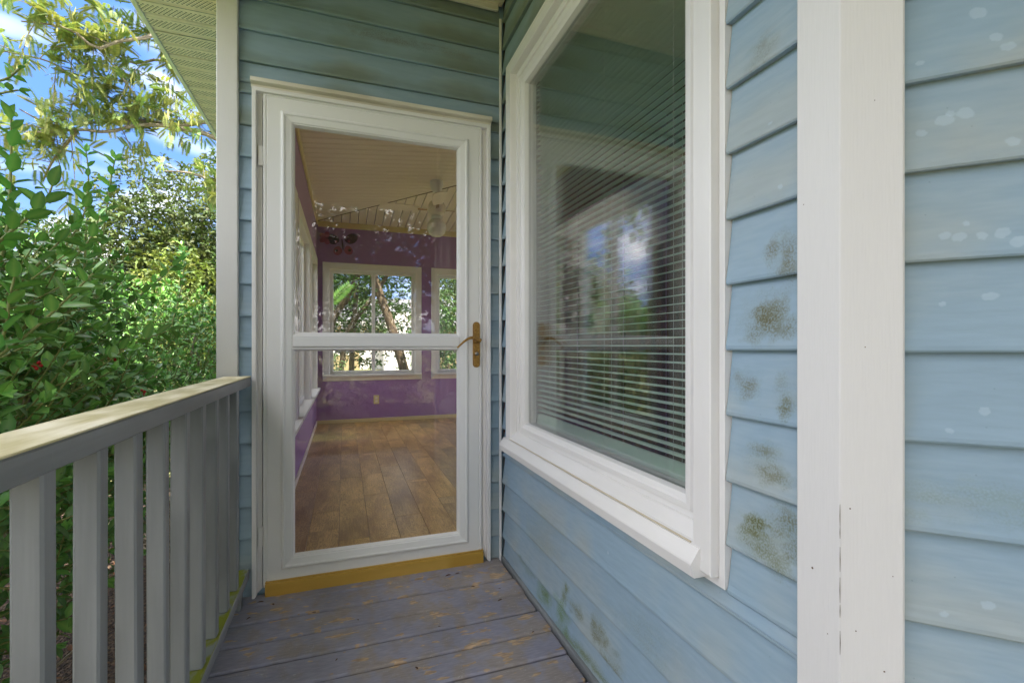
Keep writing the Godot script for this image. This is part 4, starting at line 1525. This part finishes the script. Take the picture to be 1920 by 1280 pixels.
func silk_tree() -> void:
	# the feathery tree whose boughs reach over the eave; its trunk stands behind the sunroom corner
	var t := thing("silk_tree", "feathery yellow-green tree with grey boughs reaching past the eave", "tree")
	rng.seed = 77
	var mb := MB.new()
	mb.tube(bent([at(-1.6, -0.6, 9.5), at(-1.5, 1.4, 9.5), at(-1.55, 3.0, 9.45), at(-1.7, 4.3, 9.4), at(-2.1, 5.8, 9.2), at(-2.6, 7.4, 9.1)], 16), taper(0.16, 0.05, 17), 10)
	var trunk := piece("trunk", mb.mesh(), M.bark, t)
	var boughs := [
		[[at(-1.62, 4.0, 9.42), at(-2.0, 4.5, 9.2), at(-2.55, 4.53, 8.97), at(-3.03, 4.48, 8.93), at(-3.41, 4.28, 8.86), at(-3.69, 4.23, 8.74), at(-4.0, 4.15, 8.75), at(-4.32, 4.10, 8.76)], 0.05, 0.014],
		[[at(-1.75, 4.5, 9.4), at(-2.07, 4.85, 9.33), at(-2.53, 4.66, 9.18), at(-2.95, 4.63, 9.12), at(-3.19, 4.55, 8.99), at(-3.79, 4.41, 8.99), at(-4.06, 4.28, 8.88), at(-4.41, 4.43, 8.79)], 0.045, 0.01],
		[[at(-3.74, 4.2, 8.77), at(-4.06, 4.02, 9.09), at(-4.32, 3.89, 9.39), at(-4.57, 3.67, 9.69)], 0.026, 0.012],
		[[at(-2.1, 5.8, 9.2), at(-2.45, 5.87, 8.62), at(-2.79, 5.59, 8.43), at(-3.11, 5.40, 8.33), at(-3.32, 5.23, 8.29), at(-3.49, 5.34, 8.14), at(-3.78, 5.38, 8.14), at(-4.06, 5.35, 8.13)], 0.04, 0.01],
		[[at(-1.9, 5.0, 9.3), at(-2.63, 5.57, 9.0), at(-3.11, 5.45, 8.96), at(-3.44, 5.5, 8.76), at(-3.9, 5.7, 8.6)], 0.03, 0.01],
		[[at(-2.7, 4.66, 9.1), at(-2.95, 4.68, 8.91), at(-3.03, 4.87, 8.72), at(-3.28, 5.24, 8.6), at(-3.45, 5.45, 8.42)], 0.02, 0.008],
		[[at(-2.9, 4.63, 9.1), at(-3.23, 4.77, 9.0), at(-3.49, 4.87, 8.88), at(-3.76, 4.96, 8.77), at(-4.08, 5.18, 8.78), at(-4.6, 5.21, 8.75)], 0.024, 0.008],
		[[at(-2.6, 7.2, 9.1), at(-3.1, 6.9, 8.7), at(-3.6, 6.5, 8.5), at(-4.2, 6.3, 8.3)], 0.03, 0.01],
		[[at(-2.3, 6.3, 9.15), at(-2.7, 6.5, 8.6), at(-3.2, 6.2, 8.3), at(-3.7, 6.0, 8.2), at(-4.3, 5.9, 8.1)], 0.03, 0.01],
		[[at(-2.6, 7.2, 9.1), at(-2.4, 7.6, 8.6), at(-2.6, 7.3, 8.0), at(-2.9, 6.9, 7.6)], 0.03, 0.01],
		[[at(-1.6, 3.6, 9.45), at(-1.9, 4.0, 9.9), at(-2.25, 4.1, 10.35), at(-2.64, 4.33, 10.71), at(-3.0, 4.48, 11.05), at(-3.4, 4.5, 11.2)], 0.05, 0.012]]
	var where := []
	var tone := []
	var pods := []
	var pod_tone := []
	for b in boughs:
		var path := bent(b[0], 18)
		mb = MB.new()
		mb.tube(path, taper(b[1], b[2], 19), 8)
		var bough := piece("bough", mb.mesh(), M.bark, trunk)
		for k in 15:
			var i := 3 + rng.randi() % 15
			var p: Vector3 = path[i]
			var go := (rand_dir() + Vector3(-0.3, 0.35, 0.1)).normalized()
			var L := rng.randf_range(0.3, 0.95)
			var tw := bent([p, p + go * L * 0.5 + Vector3(0, 0.05, 0), p + go * L - Vector3(0, 0.08, 0)], 5)
			mb = MB.new()
			mb.tube(tw, taper(0.008, 0.003, 6), 5)
			if k < 9:
				piece("branchlet", mb.mesh(), M.bark, t)
			for j in 11:
				var q: Vector3 = tw[rng.randi_range(1, 5)] + rand_dir() * 0.06
				var out := (rand_dir() * 0.9 + go * 0.4 + Vector3(0, -0.15, 0)).normalized()
				var s := rng.randf_range(0.15, 0.28)
				where.append(Transform3D(aim(out, 0.0, Vector3.UP).scaled(Vector3(s, s, s)), q))
				var f := rng.randf_range(0.7, 1.35)
				tone.append(Color(f * rng.randf_range(0.8, 1.3), f, f * 0.9))
			for j in 5:
				var q: Vector3 = tw[rng.randi_range(2, 5)] + rand_dir() * 0.05
				var s := rng.randf_range(0.10, 0.19)
				pods.append(Transform3D(aim(Vector3(rng.randf_range(-0.15, 0.15), -1, rng.randf_range(-0.15, 0.15)), rng.randf() * TAU, Vector3(0, 0, 1)).scaled(Vector3(s, s, s)), q))
				var f := rng.randf_range(0.7, 1.2)
				pod_tone.append(Color(f, f, f))
	multi("crown", pinnate_mesh(15, 0.36, 0.22, 0.25, Color(0.17, 0.26, 0.09), Color(0.31, 0.39, 0.12)), M.soft_leaf, where, tone, t)
	var pod := leaf_mesh(0.16, false, Color(0.50, 0.52, 0.16), Color(0.52, 0.53, 0.17))
	multi("seed_pods", pod, M.soft_leaf, pods, pod_tone, t)


func garden() -> void:
	rng.seed = 5
	var shoots := [
		[[at(-0.78, 0.90, 1.27), at(-0.66, 1.03, 1.31), at(-0.60, 1.115, 1.34), at(-0.55, 1.19, 1.36)], 0.058, 0.015],
		[[at(-0.79, 1.10, 1.46), at(-0.79, 1.33, 1.53), at(-0.81, 1.50, 1.58), at(-0.83, 1.63, 1.62)], 0.053, 0.016],
		[[at(-0.90, 1.28, 2.16), at(-0.91, 1.48, 2.20), at(-0.92, 1.67, 2.24), at(-0.94, 1.77, 2.27)], 0.053, 0.016],
		[[at(-0.92, 1.38, 2.33), at(-0.91, 1.58, 2.36), at(-0.91, 1.72, 2.40), at(-0.90, 1.80, 2.41)], 0.053, 0.016],
		[[at(-0.80, 1.20, 1.42), at(-0.74, 1.32, 1.48), at(-0.72, 1.38, 1.53), at(-0.73, 1.45, 1.59)], 0.053, 0.015],
		[[at(-0.90, 1.69, 1.60), at(-0.82, 1.70, 1.57), at(-0.80, 1.73, 1.58), at(-0.785, 1.75, 1.58)], 0.032, 0.014],
		[[at(-0.88, 1.645, 1.58), at(-0.81, 1.665, 1.56), at(-0.785, 1.675, 1.56)], 0.032, 0.014],
		[[at(-0.82, 1.15, 1.58), at(-0.79, 1.25, 1.66), at(-0.77, 1.32, 1.71), at(-0.75, 1.38, 1.75)], 0.053, 0.015],
		[[at(-0.66, 0.92, 1.20), at(-0.67, 1.06, 1.29), at(-0.68, 1.12, 1.32), at(-0.69, 1.18, 1.36)], 0.056, 0.015],
		[[at(-0.80, 1.22, 1.75), at(-0.76, 1.36, 1.86), at(-0.76, 1.45, 1.92)], 0.051, 0.014],
		[[at(-0.86, 1.30, 1.9), at(-0.83, 1.45, 1.98), at(-0.84, 1.56, 2.04)], 0.053, 0.014],
		[[at(-0.80, 1.2, 2.3), at(-0.72, 1.34, 2.42), at(-0.68, 1.42, 2.48)], 0.051, 0.014],
		[[at(-0.72, 0.95, 1.7), at(-0.62, 1.04, 1.85), at(-0.56, 1.08, 1.95)], 0.051, 0.014]]
	holly("glossy green holly bush with red berries crowding the railing", at(-1.60, 0.70, 1.75), Vector3(1.00, 0.82, 1.35), 3600, 0.046, 300, shoots, 1.0)
	berries()
	rng.seed = 6
	holly("lighter green holly further along beside the sunroom wall", at(-1.55, 0.62, 4.2), Vector3(0.95, 0.80, 1.25), 1900, 0.044, 0, [[[at(-1.0, 1.1, 3.4), at(-0.95, 1.4, 3.45), at(-0.95, 1.62, 3.5)], 0.055, 0.022], [[at(-1.15, 1.1, 3.9), at(-1.1, 1.5, 3.95), at(-1.1, 1.75, 4.0)], 0.055, 0.022]], 1.0)
	shrub("added_hedge_bush", "unseen rounded bush added by the steps to screen the bright lawn from the door glass", at(-0.9, -0.6, -3.3), Vector3(0.9, 1.0, 0.7), 2600, Color(0.02, 0.045, 0.012), 95)  # bushes added out of view to keep lawn glare off the door glass
	shrub("added_hedge_bush", "unseen taller bush added opposite the storm door to screen the bright lawn from its glass", at(0.6, -0.6, -3.7), Vector3(0.9, 1.15, 0.7), 2800, Color(0.02, 0.045, 0.012), 96)
	shrub("added_hedge_bush", "unseen bush added close to the angled bay to screen the bright lawn from the door glass", at(2.2, -0.6, -3.4), Vector3(0.9, 1.0, 0.7), 2600, Color(0.02, 0.045, 0.012), 97)
	silk_tree()
	var olive := Color(0.10, 0.15, 0.055)
	var deep := Color(0.05, 0.10, 0.028)
	var lime := Color(0.14, 0.20, 0.05)
	var g := "trees round the garden"
	tree("broadleaf_tree", "grey-green leafy tree rising beyond the holly and the eave", at(-3.2, -0.6, 13.5), 6.0, [[Vector3(0, 4.6, 0), Vector3(2.3, 1.6, 2.0)], [Vector3(-1.2, 3.2, 0.5), Vector3(2.2, 1.6, 2.0)], [Vector3(1.0, 2.8, 0.3), Vector3(2.0, 1.8, 2.0)], [Vector3(0.2, 1.6, 0.8), Vector3(2.3, 1.6, 1.8)], [Vector3(-2.6, 2.2, 1.0), Vector3(1.8, 1.5, 1.6)]], 18000, 0.19, olive, g, 301)
	tree("broadleaf_tree", "broad olive tree standing left of the silk tree far behind the holly", at(-10.5, -0.6, 10.0), 6.5, [[Vector3(0, 4.2, 0), Vector3(2.6, 1.6, 2.2)], [Vector3(1.8, 2.8, 0.5), Vector3(2.2, 1.6, 2.0)], [Vector3(-1.5, 2.8, 0), Vector3(2.4, 2.0, 2.2)]], 6000, 0.18, olive, g, 302)
	tree("young_tree", "bright yellow-green sapling glowing beyond the holly tips", at(-2.35, -0.6, 8.1), 3.2, [[Vector3(0, 2.5, 0), Vector3(0.5, 0.65, 0.5)], [Vector3(0.25, 1.8, 0.1), Vector3(0.6, 0.6, 0.5)], [Vector3(0.5, 1.3, 0.0), Vector3(0.8, 0.5, 0.5)]], 1300, 0.13, lime, g, 303, 0.03, 4)
	# beyond the sunroom windows
	var lt := thing("leaning_tree", "tree of several leaning grey trunks outside the sunroom back window", "tree")
	rng.seed = 91
	var tops := []
	for q in [[at(-0.42, -0.6, 9.7), at(-0.26, 1.31, 9.65), at(-0.05, 1.75, 9.57), at(0.14, 2.12, 9.5), at(0.40, 2.75, 9.4), at(0.9, 4.2, 9.3), 0.085], [at(-0.2, -0.6, 9.6), at(0.02, 1.1, 9.55), at(0.14, 1.39, 9.51), at(0.28, 1.66, 9.46), at(0.55, 2.0, 9.4), at(1.4, 3.4, 9.3), 0.06], [at(1.35, -0.6, 8.9), at(0.98, 0.8, 8.8), at(0.78, 1.49, 8.86), at(0.61, 1.97, 8.91), at(0.40, 2.6, 9.0), at(-0.3, 4.4, 9.2), 0.10], [at(0.1, -0.6, 9.8), at(0.16, 1.2, 9.8), at(0.22, 2.0, 9.8), at(0.3, 3.6, 9.9), at(0.4, 4.4, 10.0), at(0.4, 5.0, 10.0), 0.06]]:
		var mb := MB.new()
		mb.tube(bent(q.slice(0, 6), 14), taper(q[6], q[6] * 0.5, 15), 9)
		piece("trunk", mb.mesh(), M.dark_bark, lt)
		tops.append(q[5])
	var where := []
	var tone := []
	for k in 6000:
		var p := at(0.5, 2.9, 9.8) + rand_dir() * pow(rng.randf(), 0.5) * Vector3(2.8, 1.7, 1.5)
		if p.y < 2.3 and rng.randf() < 0.35:
			continue
		where.append(Transform3D(Basis.from_euler(Vector3(rng.randf_range(-0.8, 0.8), rng.randf() * TAU, 0)).scaled(Vector3.ONE * rng.randf_range(0.10, 0.2)), p))
		var f := rng.randf_range(0.6, 1.5)
		tone.append(Color(f, f, f))
	multi("crown", clump_mesh(5, 0.5, Color(0.07, 0.15, 0.03), 8), M.soft_leaf, where, tone, lt)
	shrub("window_shrub", "dark leafy shrub low outside the sunroom back window", at(-0.35, -0.6, 8.3), Vector3(0.55, 0.75, 0.5), 900, deep, 92)
	shrub("window_shrub", "thin twiggy shrub before the far lawn outside the back window", at(0.75, -0.6, 8.6), Vector3(0.55, 0.65, 0.4), 260, deep, 93)
	shrub("window_shrub", "round green shrub outside the second sunroom back window", at(1.55, -0.6, 8.4), Vector3(0.55, 1.35, 0.5), 1500, Color(0.06, 0.14, 0.03), 94)
	fronds()
	neighbour()
	# a belt of trees that closes the garden on all sides
	rng.seed = 400
	var n := 0
	for q in [[5.0, 15.0, 6.5], [-0.5, 17.0, 6.0], [10.0, 21.0, 8.0], [-6.0, 24.0, 6.5], [-15.0, 16.0, 6.5], [-16.0, 6.0, 5.0], [-15.0, -3.0, 5.0], [-11.0, -11.0, 6.0], [-1.6, -8.5, 8.0], [2.8, -9.0, 8.0], [16.0, 30.0, 9.0], [-3.6, 18.5, 5.5], [-7.0, 17.0, 5.5], [-3.0, 48.0, 10.0], [12.0, 48.0, 10.0], [22.0, 40.0, 10.0]]:
		var spots := ["behind the leaning trunks to the east", "behind the leaning trunks to the west", "at the far end of the reddish driveway", "behind the grey-green leafy tree", "in the garden corner past the olive tree", "across the garden from the railing", "across the garden from the porch steps", "at the garden edge before the porch", "opposite the porch steps", "beside the front walk", "beyond the driveway", "close behind the leafy tree's crown", "past the holly tips by the olive tree", "behind the neighbouring house", "behind the neighbouring house roof end", "far across the lawn beyond the driveway"]
		var hh: float = q[2]
		var k: float = hh / 7.0
		tree("garden_tree", "dense green garden tree " + spots[n], at(q[0], -0.6, q[1]), hh, [[Vector3(0, hh * 0.66, 0), Vector3(2.2, 2.2, 2.2) * k], [Vector3(1.5, hh * 0.42, 0.4) * Vector3(k, 1, k), Vector3(1.8, 1.9, 1.8) * k], [Vector3(-1.5, hh * 0.40, -0.3) * Vector3(k, 1, k), Vector3(1.9, 1.9, 1.8) * k]], 2600, 0.34 * k, [olive, deep][n % 2], g, 410 + n, 0.16)
		n += 1


func shrub(called: String, label: String, foot: Vector3, size: Vector3, count: int, base: Color, seed: int) -> void:
	rng.seed = seed
	var s := thing(called, label, "shrub", Transform3D(Basis(), foot), "shrubs outside the sunroom")
	for k in 8:
		var tip := Vector3(rng.randf_range(-1, 1) * size.x, size.y * rng.randf_range(1.1, 1.9), rng.randf_range(-1, 1) * size.z)
		var mb := MB.new()
		mb.tube(bent([Vector3.ZERO, tip * 0.5 + rand_dir() * 0.08, tip], 8), taper(0.012, 0.004, 9), 6)
		piece("stem", mb.mesh(), M.twig, s)
	var where := []
	var tone := []
	for k in count:
		var p := Vector3(0, size.y * 1.1, 0) + rand_dir() * pow(rng.randf(), 0.5) * size
		where.append(Transform3D(Basis.from_euler(Vector3(rng.randf_range(-0.8, 0.8), rng.randf() * TAU, 0)).scaled(Vector3.ONE * rng.randf_range(0.08, 0.15)), p))
		var f := rng.randf_range(0.6, 1.5)
		tone.append(Color(f, f, f))
	multi("foliage", clump_mesh(5, 0.5, base, seed), M.leaf if base.g < 0.05 else M.soft_leaf, where, tone, s)


func fronds() -> void:
	var s := thing("feather_leaf_sapling", "sapling with long bright feather leaves close outside the back window", "plant", Transform3D(Basis(), at(-0.35, -0.6, 8.15)))
	var mb := MB.new()
	mb.tube([Vector3.ZERO, Vector3(0.02, 1.2, 0), Vector3(0.08, 2.1, 0)], [0.016, 0.012, 0.006], 7)
	piece("stem", mb.mesh(), M.stem, s)
	var leaf := pinnate_mesh(12, 0.26, 0.34, 0.22, Color(0.07, 0.19, 0.025), Color(0.12, 0.25, 0.04))
	for q in [[Vector3(0.10, 2.25, 0.0), Vector3(0.6, 0.75, 0.1), 0.50], [Vector3(0.08, 2.05, 0.05), Vector3(-0.5, 0.5, 0.2), 0.6], [Vector3(0.08, 2.1, 0.0), Vector3(-0.1, 1.0, -0.4), 0.6]]:
		var c: float = q[2]
		piece("feather_leaf", leaf, M.soft_leaf, s, Transform3D(aim(q[1], 0.0, Vector3(0, 0.4, 1)).scaled(Vector3(c, c, c)), q[0]))


func neighbour() -> void:
	var h := thing("neighbour_house", "tan house with grey roof and white gable across the lawn", "house", Transform3D(Basis(), at(3.5, -0.6, 34.0)))
	var tan_m := mat(lin(0.36, 0.29, 0.15), 0.8)
	box("wall", Vector3(-5, 0, -6), Vector3(7, 3.1, 0), tan_m, h, 0.0)
	var mb := MB.new()
	mb.extrude(PackedVector2Array([Vector2(3.1, -0.5), Vector2(3.3, -0.6), Vector2(5.2, 3.0), Vector2(3.3, 6.6), Vector2(3.1, 6.5)]), Vector3(7.4, 0, 0), Vector3(0, 1, 0), Vector3(0, 0, -1), 12.8)
	var rf := piece("roof", mb.mesh(), mat(lin(0.16, 0.165, 0.175), 0.9), h)
	box("fascia", Vector3(-5.4, 3.0, 0.52), Vector3(7.4, 3.25, 0.62), M.white, rf, 0.0)
	for x in [-3.6, 0.2, 3.8]:
		var w := box("window", Vector3(x - 0.6, 1.0, 0.002), Vector3(x + 0.6, 2.4, 0.06), M.white, h, 0.01)
		box("window_glass", Vector3(x - 0.5, 1.1, 0.062), Vector3(x + 0.5, 2.3, 0.07), M.dark, w, 0.0)
	box("garage_door", Vector3(-2.5, 0.0, 0.002), Vector3(-0.9, 2.2, 0.05), M.white, h, 0.01)
	box("shed_gable", Vector3(-1.0, 0.0, 0.6), Vector3(1.6, 3.8, 2.0), M.white, h, 0.0)


func litter() -> void:
	rng.seed = 12
	var dead := leaf_mesh(0.42, false, Color(0.10, 0.045, 0.02), Color(0.07, 0.035, 0.02))
	var m := mat(Color.WHITE, 0.8)
	m.vertex_color_use_as_albedo = true
	var bits := [[-0.30, 2.10, 0.026, 1.5, "dry brown leaf bit at the hinge end of the gold door sweep"], [-0.26, 2.06, 0.02, 0.4, "small leaf bit just before the hinge end of the gold sweep"], [-0.33, 2.00, 0.018, 2.2, "dry leaf bit beside the small block under the railing"],
		[-0.1, 1.95, 0.02, 1.2, "dark leaf bit alone on the second board before the door"], [0.45, 2.07, 0.03, 1.8, "longer of two touching leaf bits below the lever side of the sweep"], [0.49, 2.072, 0.024, 1.4, "shorter of two touching leaf bits below the lever side of the sweep"],
		[0.52, 1.93, 0.022, 0.6, "dark leaf bit on the second board below the door lever"], [0.60, 1.80, 0.022, 1.7, "leaf bit near the bay wall end of the third board from the door"], [0.05, 1.84, 0.014, 0.2, "tiny leaf crumb in the middle of the third board from the door"],
		[0.33, 1.70, 0.012, 0.9, "tiny leaf crumb on the fourth board towards the bay wall"], [-0.02, 1.64, 0.012, 2.6, "tiny leaf crumb on the fourth board towards the railing"], [0.62, 1.88, 0.012, 1.1, "tiny leaf crumb at the bay wall end of the second board"],
		[0.22, 1.50, 0.016, 0.5, "leaf crumb lying on the fifth board from the door"], [0.64, 1.56, 0.012, 2.0, "leaf crumb where the fifth board meets the bay wall"]]
	for q in bits:
		var o := MeshInstance3D.new()
		o.mesh = dead
		o.material_override = m
		o.transform = Transform3D((Basis(Vector3.UP, q[3]) * Basis(Vector3(1, 0, 0), -1.45 + rng.randf_range(-0.15, 0.1))).scaled(Vector3.ONE * q[2]), at(q[0], 0.004, q[1]))
		put(o, "dead_leaf", self)
		tag(o, q[4], "leaf", "dry leaf bits on the deck")
	var where := []
	var tone := []
	for k in 2600:
		var p := at(rng.randf_range(-3.4, -0.52), -0.588 + rng.randf() * 0.02, rng.randf_range(0.2, 5.5))
		where.append(Transform3D((Basis(Vector3.UP, rng.randf() * TAU) * Basis(Vector3(1, 0, 0), -1.5 + rng.randf_range(-0.5, 0.5))).scaled(Vector3.ONE * rng.randf_range(0.03, 0.07)), p))
		var f := rng.randf_range(0.6, 2.6)
		tone.append(Color(f, f * 0.95, f * 0.8))
	var fl := multi("fallen_leaves", dead, m, where, tone, self)
	tag(fl, "brown fallen leaves covering the soil under the holly", "fallen leaves")
